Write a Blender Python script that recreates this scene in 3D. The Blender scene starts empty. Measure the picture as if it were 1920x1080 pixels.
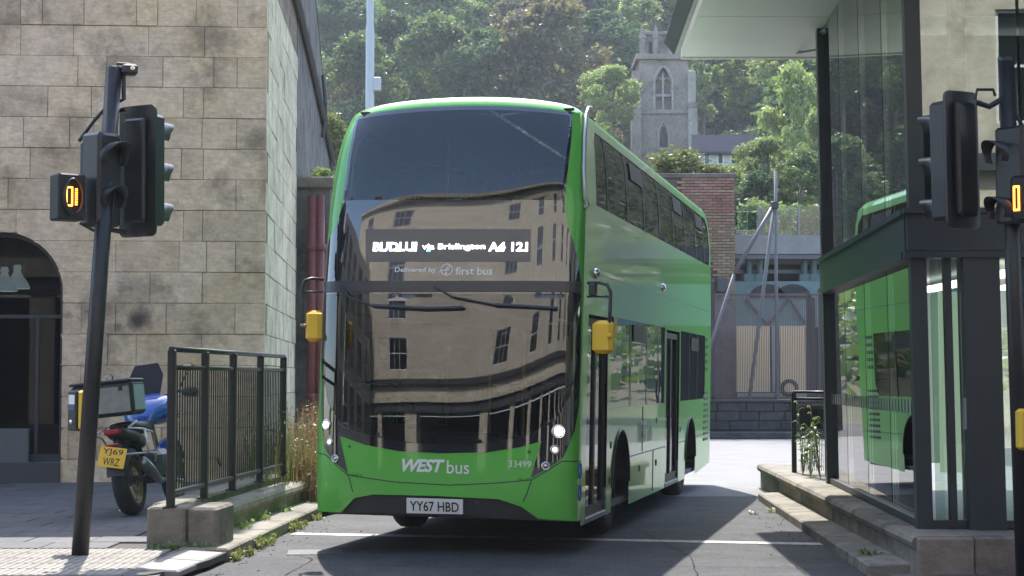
import bpy, math, random
import numpy as np
from mathutils import Vector, Matrix, Euler
from mathutils.geometry import delaunay_2d_cdt
random.seed(7); RNG = np.random.default_rng(7)
scene = bpy.context.scene
COL = scene.collection
R = math.radians

# ------------------------------------------------------------------ camera, world, sun, exposure
CAMZ = 1.61; FPX = 3200.0; PITCH = math.atan(168/3200)
cd = bpy.data.cameras.new('camera'); cam = bpy.data.objects.new('camera', cd); COL.objects.link(cam)
HAZE = .00042
cam.location = (0, 0, CAMZ); cam.rotation_euler = (math.pi/2+PITCH, 0, 0)
cd.lens = 36*FPX/1920; cd.sensor_width = 36; cd.clip_start = .1; cd.clip_end = 4000
scene.camera = cam
SUN_EL, SUN_AZ = R(54), R(-7)
w = bpy.data.worlds.new("World"); scene.world = w; w.use_nodes = True
nt = w.node_tree; bg = nt.nodes['Background']
sk = nt.nodes.new('ShaderNodeTexSky'); sk.sky_type = 'NISHITA'; sk.sun_disc = False
sk.sun_elevation = SUN_EL; sk.sun_rotation = SUN_AZ; sk.air_density = 1.1; sk.dust_density = 1.5; sk.altitude = 50
nt.links.new(sk.outputs[0], bg.inputs[0]); bg.inputs[1].default_value = .15
sl = bpy.data.lights.new('sun', 'SUN'); sun = bpy.data.objects.new('sun', sl); COL.objects.link(sun)
sl.energy = 3.1; sl.angle = R(.55); sl.color = (1, .955, .88)
sv = Vector((math.sin(SUN_AZ)*math.cos(SUN_EL), math.cos(SUN_AZ)*math.cos(SUN_EL), math.sin(SUN_EL)))
sun.rotation_euler = (-sv).to_track_quat('-Z', 'Y').to_euler()
vs = scene.view_settings; vs.view_transform = 'Standard'; vs.look = 'None'; vs.gamma = 1; vs.exposure = 1.74
vs.use_curve_mapping = False
scene.render.engine = 'CYCLES'
scene.cycles.max_bounces = 8; scene.cycles.transparent_max_bounces = 16; scene.cycles.glossy_bounces = 4
scene.cycles.transmission_bounces = 6; scene.cycles.caustics_reflective = False; scene.cycles.caustics_refractive = False
scene.cycles.volume_bounces = 0

# ------------------------------------------------------------------ picture <-> world helpers (layout only)
_c, _s = math.cos(PITCH), math.sin(PITCH)
def ray(px, py):
    a, b = (px-960)/FPX, (540-py)/FPX
    return Vector((a, _c - b*_s, _s + b*_c))
def W(px, py, y):                                   # the place seen at px,py at distance y
    d = ray(px, py); t = y/d.y
    return Vector((d.x*t, y, CAMZ + d.z*t))
def G(px, py, z=0.0):                               # the place seen at px,py on the level z
    d = ray(px, py); t = (z-CAMZ)/d.z
    return Vector((d.x*t, d.y*t, z))
def proj(p):
    x, y, z = p[0], p[1], p[2]-CAMZ
    d = y*_c + z*_s; v = -y*_s + z*_c
    return (960+FPX*x/d, 540-FPX*v/d)

# ------------------------------------------------------------------ materials
MATS = {}
def mat(name, col, rough=.6, metal=0., var=0., scale=4., bump=0., bscale=30., coat=0., spec=.5, col2=None, emit=None, est=0., rnd=0., detail=6, stretch=None, cior=1.5):
    if name in MATS: return MATS[name]
    m = bpy.data.materials.new(name); m.use_nodes = True; n = m.node_tree.nodes; l = m.node_tree.links
    b = n['Principled BSDF']; b.inputs['Roughness'].default_value = rough; b.inputs['Metallic'].default_value = metal
    b.inputs['Specular IOR Level'].default_value = spec; b.inputs['Coat Weight'].default_value = coat; b.inputs['Coat IOR'].default_value = cior; b.inputs['Coat Roughness'].default_value = .03
    b.inputs['Base Color'].default_value = (*col, 1)
    geo = n.new('ShaderNodeNewGeometry'); vecout = geo.outputs['Position']
    if stretch:
        mp = n.new('ShaderNodeMapping'); mp.inputs['Scale'].default_value = stretch
        l.new(vecout, mp.inputs['Vector']); vecout = mp.outputs[0]
    src = None
    if var or col2:
        nz = n.new('ShaderNodeTexNoise'); nz.inputs['Scale'].default_value = scale; nz.inputs['Detail'].default_value = detail; nz.inputs['Roughness'].default_value = .62
        l.new(vecout, nz.inputs['Vector'])
        r = n.new('ShaderNodeValToRGB'); r.color_ramp.elements[0].position = .32; r.color_ramp.elements[1].position = .68
        c2 = col2 or tuple(min(1, c*(1+var)) for c in col); c1 = col if col2 else tuple(c*(1-var) for c in col)
        r.color_ramp.elements[0].color = (*c1, 1); r.color_ramp.elements[1].color = (*c2, 1)
        l.new(nz.outputs[0], r.inputs[0]); src = r.outputs[0]
    if rnd:
        oi = n.new('ShaderNodeObjectInfo'); mr = n.new('ShaderNodeMapRange')
        mr.inputs['To Min'].default_value = 1-rnd; mr.inputs['To Max'].default_value = 1+rnd
        l.new(oi.outputs['Random'], mr.inputs['Value'])
        mx = n.new('ShaderNodeMix'); mx.data_type = 'RGBA'; mx.blend_type = 'MULTIPLY'; mx.inputs[0].default_value = 1
        if src: l.new(src, mx.inputs[6])
        else: mx.inputs[6].default_value = (*col, 1)
        l.new(mr.outputs[0], mx.inputs[7]); src = mx.outputs[2]
    if src: l.new(src, b.inputs['Base Color'])
    if bump:
        nb = n.new('ShaderNodeTexNoise'); nb.inputs['Scale'].default_value = bscale; nb.inputs['Detail'].default_value = 5
        l.new(vecout, nb.inputs['Vector'])
        bp = n.new('ShaderNodeBump'); bp.inputs['Strength'].default_value = bump; bp.inputs['Distance'].default_value = .02
        l.new(nb.outputs[0], bp.inputs['Height']); l.new(bp.outputs[0], b.inputs['Normal'])
        if coat: l.new(bp.outputs[0], b.inputs['Coat Normal'])
    if emit: b.inputs['Emission Color'].default_value = (*emit, 1); b.inputs['Emission Strength'].default_value = est
    MATS[name] = m; return m

def glass(name, tint, ior=1.6, wav=0., wscale=1.0, rough=0.0, gc=1.):
    m = bpy.data.materials.new(name); m.use_nodes = True; n = m.node_tree.nodes; l = m.node_tree.links
    n.remove(n['Principled BSDF']); out = n['Material Output']
    t = n.new('ShaderNodeBsdfTransparent'); t.inputs[0].default_value = (*tint, 1)
    g = n.new('ShaderNodeBsdfGlossy'); g.inputs['Roughness'].default_value = rough; g.inputs[0].default_value = (gc, gc, gc, 1)
    f = n.new('ShaderNodeFresnel'); f.inputs[0].default_value = ior
    mx = n.new('ShaderNodeMixShader'); l.new(f.outputs[0], mx.inputs[0]); l.new(t.outputs[0], mx.inputs[1]); l.new(g.outputs[0], mx.inputs[2])
    l.new(mx.outputs[0], out.inputs[0])
    if wav:
        geo = n.new('ShaderNodeNewGeometry'); nz = n.new('ShaderNodeTexNoise'); nz.inputs['Scale'].default_value = wscale; nz.inputs['Detail'].default_value = 1
        l.new(geo.outputs['Position'], nz.inputs['Vector'])
        bp = n.new('ShaderNodeBump'); bp.inputs['Strength'].default_value = wav; bp.inputs['Distance'].default_value = .05
        l.new(nz.outputs[0], bp.inputs['Height']); l.new(bp.outputs[0], g.inputs['Normal']); l.new(bp.outputs[0], f.inputs['Normal'])
    MATS[name] = m; return m

def stone(name, a, b, dark, stain=.5, rnd=.12, bump=.5, streak=False, sscale=1.6, patches=()):
    """weathered stone: tone patches, dark stains, fine grain"""
    m = bpy.data.materials.new(name); m.use_nodes = True; n = m.node_tree.nodes; l = m.node_tree.links
    bs = n['Principled BSDF']; bs.inputs['Roughness'].default_value = .9; bs.inputs['Specular IOR Level'].default_value = .2
    geo = n.new('ShaderNodeNewGeometry')
    def noise(sc, det, vec=geo.outputs['Position'], ro=.6):
        z = n.new('ShaderNodeTexNoise'); z.inputs['Scale'].default_value = sc; z.inputs['Detail'].default_value = det; z.inputs['Roughness'].default_value = ro
        l.new(vec, z.inputs['Vector']); return z.outputs[0]
    def ramp(src, p0, p1, c0, c1):
        r = n.new('ShaderNodeValToRGB'); r.color_ramp.elements[0].position = p0; r.color_ramp.elements[1].position = p1
        r.color_ramp.elements[0].color = (*c0, 1); r.color_ramp.elements[1].color = (*c1, 1); l.new(src, r.inputs[0]); return r.outputs[0]
    def mix(fac, x, y, mode='MIX'):
        q = n.new('ShaderNodeMix'); q.data_type = 'RGBA'; q.blend_type = mode
        if isinstance(fac, float): q.inputs[0].default_value = fac
        else: l.new(fac, q.inputs[0])
        l.new(x, q.inputs[6]) if not isinstance(x, tuple) else setattr(q.inputs[6], 'default_value', (*x, 1))
        l.new(y, q.inputs[7]) if not isinstance(y, tuple) else setattr(q.inputs[7], 'default_value', (*y, 1))
        return q.outputs[2]
    base = ramp(noise(.8, 4), .35, .65, a, b)
    mp = n.new('ShaderNodeMapping'); mp.inputs['Scale'].default_value = (3, 3, 1 if streak else 9); l.new(geo.outputs['Position'], mp.inputs['Vector'])
    fine = ramp(noise(2.2, 8, mp.outputs[0], .7), .3, .7, (.8, .79, .78), (1.14, 1.14, 1.13))
    base = mix(1., base, fine, 'MULTIPLY')
    st = ramp(noise(sscale, 9, ro=.68), .5, .66, (0, 0, 0), (stain,)*3)
    base = mix(st, base, dark)
    mot = ramp(noise(4.2, 10, ro=.78), .34, .66, (.74, .71, .69), (1.1, 1.1, 1.1)); base = mix(1., base, mot, 'MULTIPLY')
    lic = ramp(noise(2.7, 8, ro=.8), .60, .70, (0, 0, 0), (stain*.6,)*3); base = mix(lic, base, tuple(min(.8, c*1.25) for c in a))
    pit = ramp(noise(14, 5, ro=.75), .60, .72, (0, 0, 0), (stain*.8,)*3)
    base = mix(pit, base, dark)
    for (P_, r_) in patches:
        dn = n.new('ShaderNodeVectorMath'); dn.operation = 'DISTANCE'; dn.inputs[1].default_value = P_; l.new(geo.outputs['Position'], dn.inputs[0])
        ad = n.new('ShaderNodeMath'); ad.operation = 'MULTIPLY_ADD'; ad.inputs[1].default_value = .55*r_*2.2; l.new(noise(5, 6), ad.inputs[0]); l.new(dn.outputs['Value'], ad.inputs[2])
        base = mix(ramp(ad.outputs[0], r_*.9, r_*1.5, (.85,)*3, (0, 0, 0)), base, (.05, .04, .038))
    if rnd:
        oi = n.new('ShaderNodeObjectInfo'); mr = n.new('ShaderNodeMapRange'); mr.inputs['To Min'].default_value = 1-rnd; mr.inputs['To Max'].default_value = 1+rnd
        l.new(oi.outputs['Random'], mr.inputs['Value']); base = mix(1., base, mr.outputs[0], 'MULTIPLY')
    l.new(base, bs.inputs['Base Color'])
    bp = n.new('ShaderNodeBump'); bp.inputs['Strength'].default_value = bump; bp.inputs['Distance'].default_value = .02
    l.new(noise(16, 8, ro=.7), bp.inputs['Height']); l.new(bp.outputs[0], bs.inputs['Normal'])
    MATS[name] = m; return m

def leafmat(name, a, b, trans=.35):
    m = bpy.data.materials.new(name); m.use_nodes = True; n = m.node_tree.nodes; l = m.node_tree.links
    n.remove(n['Principled BSDF']); out = n['Material Output']
    geo = n.new('ShaderNodeNewGeometry'); oi = n.new('ShaderNodeObjectInfo')
    r = n.new('ShaderNodeValToRGB'); r.color_ramp.elements[0].color = (*a, 1); r.color_ramp.elements[1].color = (*b, 1)
    l.new(geo.outputs['Random Per Island'], r.inputs[0])
    mr = n.new('ShaderNodeMapRange'); mr.inputs['To Min'].default_value = .75; mr.inputs['To Max'].default_value = 1.3; l.new(oi.outputs['Random'], mr.inputs['Value'])
    mx = n.new('ShaderNodeMix'); mx.data_type = 'RGBA'; mx.blend_type = 'MULTIPLY'; mx.inputs[0].default_value = 1
    l.new(r.outputs[0], mx.inputs[6]); l.new(mr.outputs[0], mx.inputs[7])
    d = n.new('ShaderNodeBsdfDiffuse'); t = n.new('ShaderNodeBsdfTranslucent'); ms = n.new('ShaderNodeMixShader'); ms.inputs[0].default_value = trans
    l.new(mx.outputs[2], d.inputs[0]); l.new(mx.outputs[2], t.inputs[0]); l.new(d.outputs[0], ms.inputs[1]); l.new(t.outputs[0], ms.inputs[2])
    g = n.new('ShaderNodeBsdfGlossy'); g.inputs['Roughness'].default_value = .45; g.inputs[0].default_value = (.8, .85, .9, 1)
    m2 = n.new('ShaderNodeMixShader'); m2.inputs[0].default_value = .06; l.new(ms.outputs[0], m2.inputs[1]); l.new(g.outputs[0], m2.inputs[2])
    l.new(m2.outputs[0], out.inputs[0]); MATS[name] = m; return m

GREEN = mat('bus_green_paint', (.11, .48, .06), .32, coat=.65, cior=1.5, bump=.035, bscale=1.7)
GREENF = mat('bus_green_front_paint', (.10, .45, .055), .35, coat=.8)
BLACKGLOSS = mat('gloss_black', (.012, .013, .016), .08, coat=1.)
BLACKPL = mat('black_plastic', (.02, .021, .024), .45)
DARKGREY = mat('dark_grey', (.05, .05, .055), .5)
RUBBER = mat('rubber', (.018, .018, .019), .8, bump=.3, bscale=60)
YELLOW = mat('yellow_plastic', (.72, .46, .035), .4)
WHITEP = mat('white_print', (.75, .76, .76), .5)
CHROME = mat('chrome', (.6, .6, .6), .2, metal=1.)
ALU = mat('brushed_aluminium', (.24, .255, .26), .45, metal=.6, var=.15, scale=12)
SIGNALBLACK = mat('signal_black', (.008, .009, .012), .42, var=.3, scale=6, coat=.1)
POLEBLACK = mat('pole_black_paint', (.010, .010, .012), .42, var=.35, scale=8, bump=.1)
STEELBLUE = mat('dark_steel_paint', (.020, .029, .036), .45, var=.15, scale=3)
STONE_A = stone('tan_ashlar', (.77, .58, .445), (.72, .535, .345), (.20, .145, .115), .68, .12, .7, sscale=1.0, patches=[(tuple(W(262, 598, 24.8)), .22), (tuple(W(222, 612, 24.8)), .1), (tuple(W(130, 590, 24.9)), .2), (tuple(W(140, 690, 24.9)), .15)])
STONE_W = stone('painted_ashlar', (.76, .67, .49), (.64, .57, .43), (.24, .20, .16), .45, .06, .3, True)
STONE_G = stone('grey_rubble', (.22, .21, .195), (.16, .155, .15), (.05, .045, .045), .6, .1, .8, True)
MORTAR = stone('mortar', (.34, .27, .20), (.20, .165, .125), (.09, .07, .055), .5, 0, .8)
KERB = stone('kerb_stone', (.30, .285, .25), (.23, .215, .19), (.06, .058, .05), .5, .1, .5)
PLINTH = stone('plinth_stone', (.24, .22, .185), (.185, .175, .15), (.05, .05, .042), .6, .1, .6)
PAVE = mat('paving_slab', (.085, .083, .086), .8, var=.18, scale=7, bump=.4, rnd=.12)
PAVEJ = mat('paving_joint', (.07, .066, .06), .95)
TACT = mat('buff_tactile_slab', (.235, .215, .19), .85, var=.15, scale=9, bump=.3, rnd=.1)
WHITELINE = mat('road_paint', (.62, .62, .6), .7, col2=(.2, .2, .2), scale=11, detail=10)
CONC = mat('concrete', (.33, .32, .31), .85, var=.12, scale=2, bump=.2)
BRICKM = mat('buff_brick', (.34, .215, .125), .9, col2=(.30, .235, .15), scale=1.1, rnd=.25)
BRICKR = mat('red_brick', (.33, .15, .11), .9, col2=(.36, .20, .15), scale=1.2, rnd=.22)
SLATE = mat('slate_roof', (.035, .033, .048), .7, var=.2, scale=2)
WOOD = mat('plywood', (.80, .56, .32), .7, var=.12, scale=1.5, stretch=(1, 1, .2))
RED = mat('oxblood_pipe', (.17, .045, .045), .5, var=.2)
BARK = mat('bark', (.13, .11, .09), .9, var=.3, scale=5)
PALEPOLE = mat('galvanised_pole', (.45, .46, .47), .4, metal=.3); PROP = mat('prop_steel', (.14, .14, .15), .5)
G_BUS = glass('bus_glass', (.58, .61, .63), 1.95, .035, .9); G_UP = glass('bus_upper_glass', (.34, .38, .45), 1.75, .05, .8)
G_SIDE = glass('bus_side_glass', (.07, .08, .09), 1.75, .02, 2.0)
G_SIDEU = glass('bus_upper_side_glass', (.04, .05, .06), 1.4, .006, 1.0, gc=.4)
G_BLD = glass('building_glass', (.80, .90, .84), 2.35, .008, .8)
G_BAL = glass('balustrade_glass', (.62, .74, .76), 1.7)
G_HOUSE = glass('window_glass', (.12, .13, .14), 1.7)
LAMPW = mat('lit_lamp', (1, 1, 1), .3, emit=(1, .98, .94), est=4)
LAMPS = mat('lit_lamp_dim', (.8, .8, .75), .2, emit=(1, .95, .8), est=.7)
LED = mat('led_white', (1, 1, 1), .5, emit=(.95, .97, 1), est=1.5)
LEDB = mat('led_blue', (.2, .3, .9), .5, emit=(.15, .35, 1), est=1.2)
LEDY = mat('led_yellow', (.9, .8, .3), .5, emit=(1, .75, .2), est=1.2)
AMBER = mat('led_amber', (1, .3, .05), .5, emit=(1, .27, .03), est=2.6)
REDLENS = mat('red_lens', (.35, .012, .02), .15, coat=1)

# asphalt with worn tone and bright aggregate
def asphalt():
    m = bpy.data.materials.new('asphalt'); m.use_nodes = True; n = m.node_tree.nodes; l = m.node_tree.links
    b = n['Principled BSDF']; b.inputs['Roughness'].default_value = .75; b.inputs['Specular IOR Level'].default_value = .18
    geo = n.new('ShaderNodeNewGeometry')
    def nz(s, d, r=.6):
        z = n.new('ShaderNodeTexNoise'); z.inputs['Scale'].default_value = s; z.inputs['Detail'].default_value = d; z.inputs['Roughness'].default_value = r; l.new(geo.outputs['Position'], z.inputs['Vector']); return z.outputs[0]
    def rp(s, p0, p1, a, c):
        r = n.new('ShaderNodeValToRGB'); r.color_ramp.elements[0].position = p0; r.color_ramp.elements[1].position = p1
        r.color_ramp.elements[0].color = (*a, 1); r.color_ramp.elements[1].color = (*c, 1); l.new(s, r.inputs[0]); return r.outputs[0]
    def mul(x, y):
        q = n.new('ShaderNodeMix'); q.data_type = 'RGBA'; q.blend_type = 'MULTIPLY'; q.inputs[0].default_value = 1; l.new(x, q.inputs[6]); l.new(y, q.inputs[7]); return q.outputs[2]
    c = rp(nz(.5, 6), .3, .7, (.046, .047, .052), (.072, .072, .076))
    c = mul(c, rp(nz(24, 5, .85), .40, .64, (.62, .62, .62), (1.6, 1.6, 1.6))); c = mul(c, rp(nz(1.3, 4), .45, .6, (.86, .86, .87), (1.08, 1.08, 1.07)))
    c = mul(c, rp(nz(3.1, 9, .75), .38, .48, (.68, .68, .7), (1, 1, 1)))
    l.new(c, b.inputs['Base Color'])
    bp = n.new('ShaderNodeBump'); bp.inputs['Strength'].default_value = .6; bp.inputs['Distance'].default_value = .01; l.new(nz(30, 4, .8), bp.inputs['Height']); l.new(bp.outputs[0], b.inputs['Normal'])
    return m
ASPH = asphalt()
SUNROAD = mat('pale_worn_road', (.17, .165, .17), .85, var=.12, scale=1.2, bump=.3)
GROUNDM = mat('rough_ground', (.06, .07, .035), .95, col2=(.09, .08, .05), scale=.3)

# ------------------------------------------------------------------ mesh builder
class MB:
    def __init__(s): s.v = []; s.f = []
    def add(s, vs, fs):
        o = len(s.v); s.v += [tuple(v) for v in vs]; s.f += [tuple(i+o for i in f) for f in fs]; return s
    def box(s, cx, cy, cz, sx, sy, sz, rz=0., ch=0., M=None):
        hx, hy, hz = sx/2, sy/2, sz/2
        if ch <= 0:
            vs = [(x, y, z) for z in (-hz, hz) for x, y in ((-hx, -hy), (hx, -hy), (hx, hy), (-hx, hy))]
            fs = [(0, 3, 2, 1), (4, 5, 6, 7), (0, 1, 5, 4), (1, 2, 6, 5), (2, 3, 7, 6), (3, 0, 4, 7)]
        else:
            vs = []; c = min(ch, hx*.9, hy*.9, hz*.9)
            for z, k in ((-hz, c), (-hz+c, 0), (hz-c, 0), (hz, c)):
                a, b = hx-k, hy-k
                vs += [(-a+c, -b, z), (a-c, -b, z), (a, -b+c, z), (a, b-c, z), (a-c, b, z), (-a+c, b, z), (-a, b-c, z), (-a, -b+c, z)]
            fs = [tuple(reversed(range(8))), tuple(range(24, 32))]
            for r in range(3):
                for i in range(8): fs.append((r*8+i, r*8+(i+1) % 8, r*8+8+(i+1) % 8, r*8+8+i))
        mt = Matrix.Translation((cx, cy, cz)) @ (M if M else Matrix.Rotation(rz, 4, 'Z'))
        return s.add([mt @ Vector(v) for v in vs], fs)
    def b2(s, x0, x1, y0, y1, z0, z1, ch=0.): return s.box((x0+x1)/2, (y0+y1)/2, (z0+z1)/2, abs(x1-x0), abs(y1-y0), abs(z1-z0), 0, ch)
    def tube(s, pts, r, n=8, caps=True, r2=None):
        pts = [Vector(p) for p in pts]; rings = []; up = None
        for i, p in enumerate(pts):
            t = (pts[min(i+1, len(pts)-1)]-pts[max(i-1, 0)]).normalized()
            if up is None: up = Vector((0, 0, 1)) if abs(t.z) < .9 else Vector((1, 0, 0))
            a = t.cross(up).normalized(); b = a.cross(t).normalized(); up = b
            k = i/max(1, len(pts)-1); rr = r if r2 is None else r+(r2-r)*k
            if isinstance(r, (list, tuple)): rr = r[i]
            rings.append([p+a*math.cos(2*math.pi*j/n)*rr+b*math.sin(2*math.pi*j/n)*rr for j in range(n)])
        vs = [v for rg in rings for v in rg]; fs = []
        for i in range(len(rings)-1):
            for j in range(n): fs.append((i*n+j, i*n+(j+1) % n, (i+1)*n+(j+1) % n, (i+1)*n+j))
        if caps: fs += [tuple(reversed(range(n))), tuple(range((len(rings)-1)*n, len(rings)*n))]
        return s.add(vs, fs)
    def lathe(s, prof, n=24, M=None, a0=0, a1=2*math.pi):          # prof: (radius, height) about Z
        full = abs(a1-a0-2*math.pi) < 1e-6; k = n if full else n+1; vs = []; fs = []
        for (r, h) in prof:
            for j in range(k):
                a = a0+(a1-a0)*j/n; v = Vector((r*math.cos(a), r*math.sin(a), h)); vs.append(M @ v if M else v)
        for i in range(len(prof)-1):
            for j in range(n):
                j2 = (j+1) % k; fs.append((i*k+j, i*k+j2, (i+1)*k+j2, (i+1)*k+j))
        return s.add(vs, fs)
    def prism(s, poly, M, d):                                       # poly in XY plane, extruded along Z by d
        n = len(poly); vs = [M @ Vector((x, y, 0)) for x, y in poly]+[M @ Vector((x, y, d)) for x, y in poly]
        return s.add(vs, [tuple(reversed(range(n))), tuple(range(n, 2*n))]+[(i, (i+1) % n, n+(i+1) % n, n+i) for i in range(n)])
    def quad(s, a, b, c, d): return s.add([a, b, c, d], [(0, 1, 2, 3)])
    def mesh(s, name, m, smooth=False):
        me = bpy.data.meshes.new(name); me.from_pydata(s.v, [], s.f)
        for x in (m if isinstance(m, list) else [m]): me.materials.append(x)
        if smooth: me.polygons.foreach_set('use_smooth', [True]*len(me.polygons))
        me.update(); return me
def link(name, me, parent=None, loc=None, rot=None, sc=None):
    o = bpy.data.objects.new(name, me); COL.objects.link(o)
    if parent is not None: o.parent = parent
    if loc is not None: o.location = loc
    if rot is not None: o.rotation_euler = rot
    if sc is not None: o.scale = sc
    return o
def part(name, mb, m, parent=None, smooth=False, label=None, kind=None):
    o = link(name, mb.mesh(name, m, smooth), parent)
    if label: o['label'] = label
    if kind: o['kind'] = kind
    return o
def thing(name, label, cat, loc=(0, 0, 0), rot=(0, 0, 0), group=None):
    o = bpy.data.objects.new(name, None); COL.objects.link(o); o.location = loc; o.rotation_euler = rot; o.empty_display_size = .2
    o['label'] = label; o['category'] = cat
    if group: o['group'] = group
    return o
def tag(o, label, cat, group=None, kind=None):
    o['label'] = label; o['category'] = cat
    if group: o['group'] = group
    if kind: o['kind'] = kind
    return o
def struct(name, mb, m, smooth=False):
    o = part(name, mb, m, None, smooth); o['kind'] = 'structure'; return o
def inpoly(x, y, P):
    c = False; j = len(P)-1
    for i in range(len(P)):
        if (P[i][1] > y) != (P[j][1] > y) and x < (P[j][0]-P[i][0])*(y-P[i][1])/(P[j][1]-P[i][1])+P[i][0]: c = not c
        j = i
    return c
def dens(P, step, closed=True):
    out = []
    for i in range(len(P) if closed else len(P)-1):
        a, b = P[i], P[(i+1) % len(P)]; n = max(1, int(math.hypot(b[0]-a[0], b[1]-a[1])/step))
        out += [(a[0]+(b[0]-a[0])*k/n, a[1]+(b[1]-a[1])*k/n) for k in range(n)]
    return out
def region(outer, holes, step, grid=True):
    """triangulate outer minus holes in 2D; returns pts, tris, boundary edges"""
    loops = [dens(outer, step)]+[dens(h, step) for h in holes]
    co = []; ed = []
    for L in loops:
        o = len(co); co += L; ed += [(o+i, o+(i+1) % len(L)) for i in range(len(L))]
    if grid:
        xs = [p[0] for p in outer]; ys = [p[1] for p in outer]
        x = min(xs)+step*.5
        while x < max(xs):
            y = min(ys)+step*.5
            while y < max(ys):
                if inpoly(x, y, outer) and not any(inpoly(x, y, h) for h in holes): co.append((x, y))
                y += step
            x += step
    r = delaunay_2d_cdt([Vector(c) for c in co], ed, [], 0, 1e-5)
    P = [(v.x, v.y) for v in r[0]]; T = []
    for f in r[2]:
        cx = sum(P[i][0] for i in f)/len(f); cy = sum(P[i][1] for i in f)/len(f)
        if inpoly(cx, cy, outer) and not any(inpoly(cx, cy, h) for h in holes): T.append(tuple(f))
    return P, T
def slab2d(mb, outer, holes, step, fn, d0, d1, grid=False):
    """solid sheet: fn(u,v,d)->3D"""
    P, T = region(outer, holes, step, grid)
    n = len(P); vs = [fn(u, v, d0) for u, v in P]+[fn(u, v, d1) for u, v in P]
    fs = [t for t in T]+[tuple(i+n for i in reversed(t)) for t in T]
    cnt = {}
    for t in T:
        for i in range(len(t)):
            e = (t[i], t[(i+1) % len(t)]); k = (min(e), max(e)); cnt.setdefault(k, []).append(e)
    for k, e in cnt.items():
        if len(e) == 1: a, b = e[0]; fs.append((b, a, a+n, b+n))
    return mb.add(vs, fs)
def textmesh(body, size, shear=0, bold=0., spacing=1.):
    cu = bpy.data.curves.new('t', 'FONT'); cu.body = body; cu.size = size; cu.shear = shear; cu.offset = bold; cu.space_character = spacing
    cu.align_x = 'CENTER'; cu.align_y = 'CENTER'; cu.resolution_u = 3
    o = bpy.data.objects.new('t', cu); COL.objects.link(o); bpy.context.view_layer.update()
    me = bpy.data.meshes.new_from_object(o.evaluated_get(bpy.context.evaluated_depsgraph_get()))
    V = [tuple(v.co) for v in me.vertices]; F = [tuple(p.vertices) for p in me.polygons]
    bpy.data.objects.remove(o); bpy.data.meshes.remove(me); return V, F
def textfit(body, w, h, **k):
    V, F = textmesh(body, 1., **k); xs = [v[0] for v in V]; ys = [v[1] for v in V]
    cx, cy = (min(xs)+max(xs))/2, (min(ys)+max(ys))/2; kx = w/(max(xs)-min(xs)); ky = h/(max(ys)-min(ys))
    return [((x-cx)*kx, (y-cy)*ky) for x, y, z in V], F

# ================================================================== GROUND
mb = MB(); S_ = 2500
# terrain: level near the street, then the wooded hillside
def hz(x, y):
    t = max(0., y-62); h = .0 if t <= 0 else (t*.10 if t < 50 else 5+(t-50)*.17 if t < 90 else 11.8+(t-90)*.52)
    h = min(h, 118)
    return h + (1.5*math.sin(x*.05+1)+1.1*math.sin(y*.09+x*.03))*min(1, t/60)
xs = sorted(set([-2500, -1200, -600, -300]+list(range(-200, 201, 8))+[300, 600, 1200, 2500])); ys = [-2500, -800, -200, -60, 0, 30, 50, 58, 62]+list(range(66, 340, 8))+[400, 600, 1200, 2500]
vs = [(x, y, hz(x, y)-.06) for y in ys for x in xs]; nx = len(xs)
mb.add(vs, [(j*nx+i, j*nx+i+1, (j+1)*nx+i+1, (j+1)*nx+i) for j in range(len(ys)-1) for i in range(nx-1)])
struct('ground', mb, GROUNDM, True)
mb = MB(); mb.quad((-30, -22, 0), (30, -22, 0), (30, 56, 0), (-30, 56, 0)); struct('road', mb, ASPH)
# transverse stop line
a, b = G(548, 1001, 0), G(1566, 1021, 0)
mb = MB(); dv = Vector((.01, .11, 0)); u = [a-dv, b-dv, b+dv, a+dv]; mb.quad(*[(p.x, p.y, .004) for p in u]); struct('road_marking', mb, WHITELINE)
# pale sunlit forecourt concrete beyond the bus
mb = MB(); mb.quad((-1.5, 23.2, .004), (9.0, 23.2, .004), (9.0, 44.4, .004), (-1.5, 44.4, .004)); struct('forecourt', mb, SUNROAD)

TAR = mat('tar_seam', (.018, .018, .02), .9, spec=.05); random.seed(4)
def seam(P_, w_, nm='road_seam', m=TAR):
    pts = []
    for a, b in zip(P_, P_[1:]):
        n = max(2, int(math.dist(a, b)/.15))
        for k in range(n): t = k/n; pts.append((a[0]+(b[0]-a[0])*t+random.uniform(-.012, .012), a[1]+(b[1]-a[1])*t+random.uniform(-.012, .012)))
    pts.append(P_[-1]); q = MB(); vs = []
    for i, p in enumerate(pts):
        d = Vector(pts[min(i+1, len(pts)-1)])-Vector(pts[max(0, i-1)]); d.normalize(); ww = w_*random.uniform(.5, 1.2); vs += [(p[0]-d.y*ww, p[1]+d.x*ww, .0045), (p[0]+d.y*ww, p[1]-d.x*ww, .0045)]
    q.add(vs, [(2*i, 2*i+1, 2*i+3, 2*i+2) for i in range(len(pts)-1)]); struct(nm, q, m)
seam([(-1.9, 14.9), (-.6, 14.6), (.9, 14.75), (2.5, 14.5)], .005); seam([(-2.1, 15.9), (-1.75, 15.2), (-1.9, 13.2)], .004); seam([(1.3, 18.5), (1.6, 15.5), (1.45, 13)], .005); seam([(2.2, 17.2), (2.5, 16.2), (2.35, 13.2)], .004); seam([(-1.3, 13.9), (-.7, 13.4), (-.2, 13.0)], .004)
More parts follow.
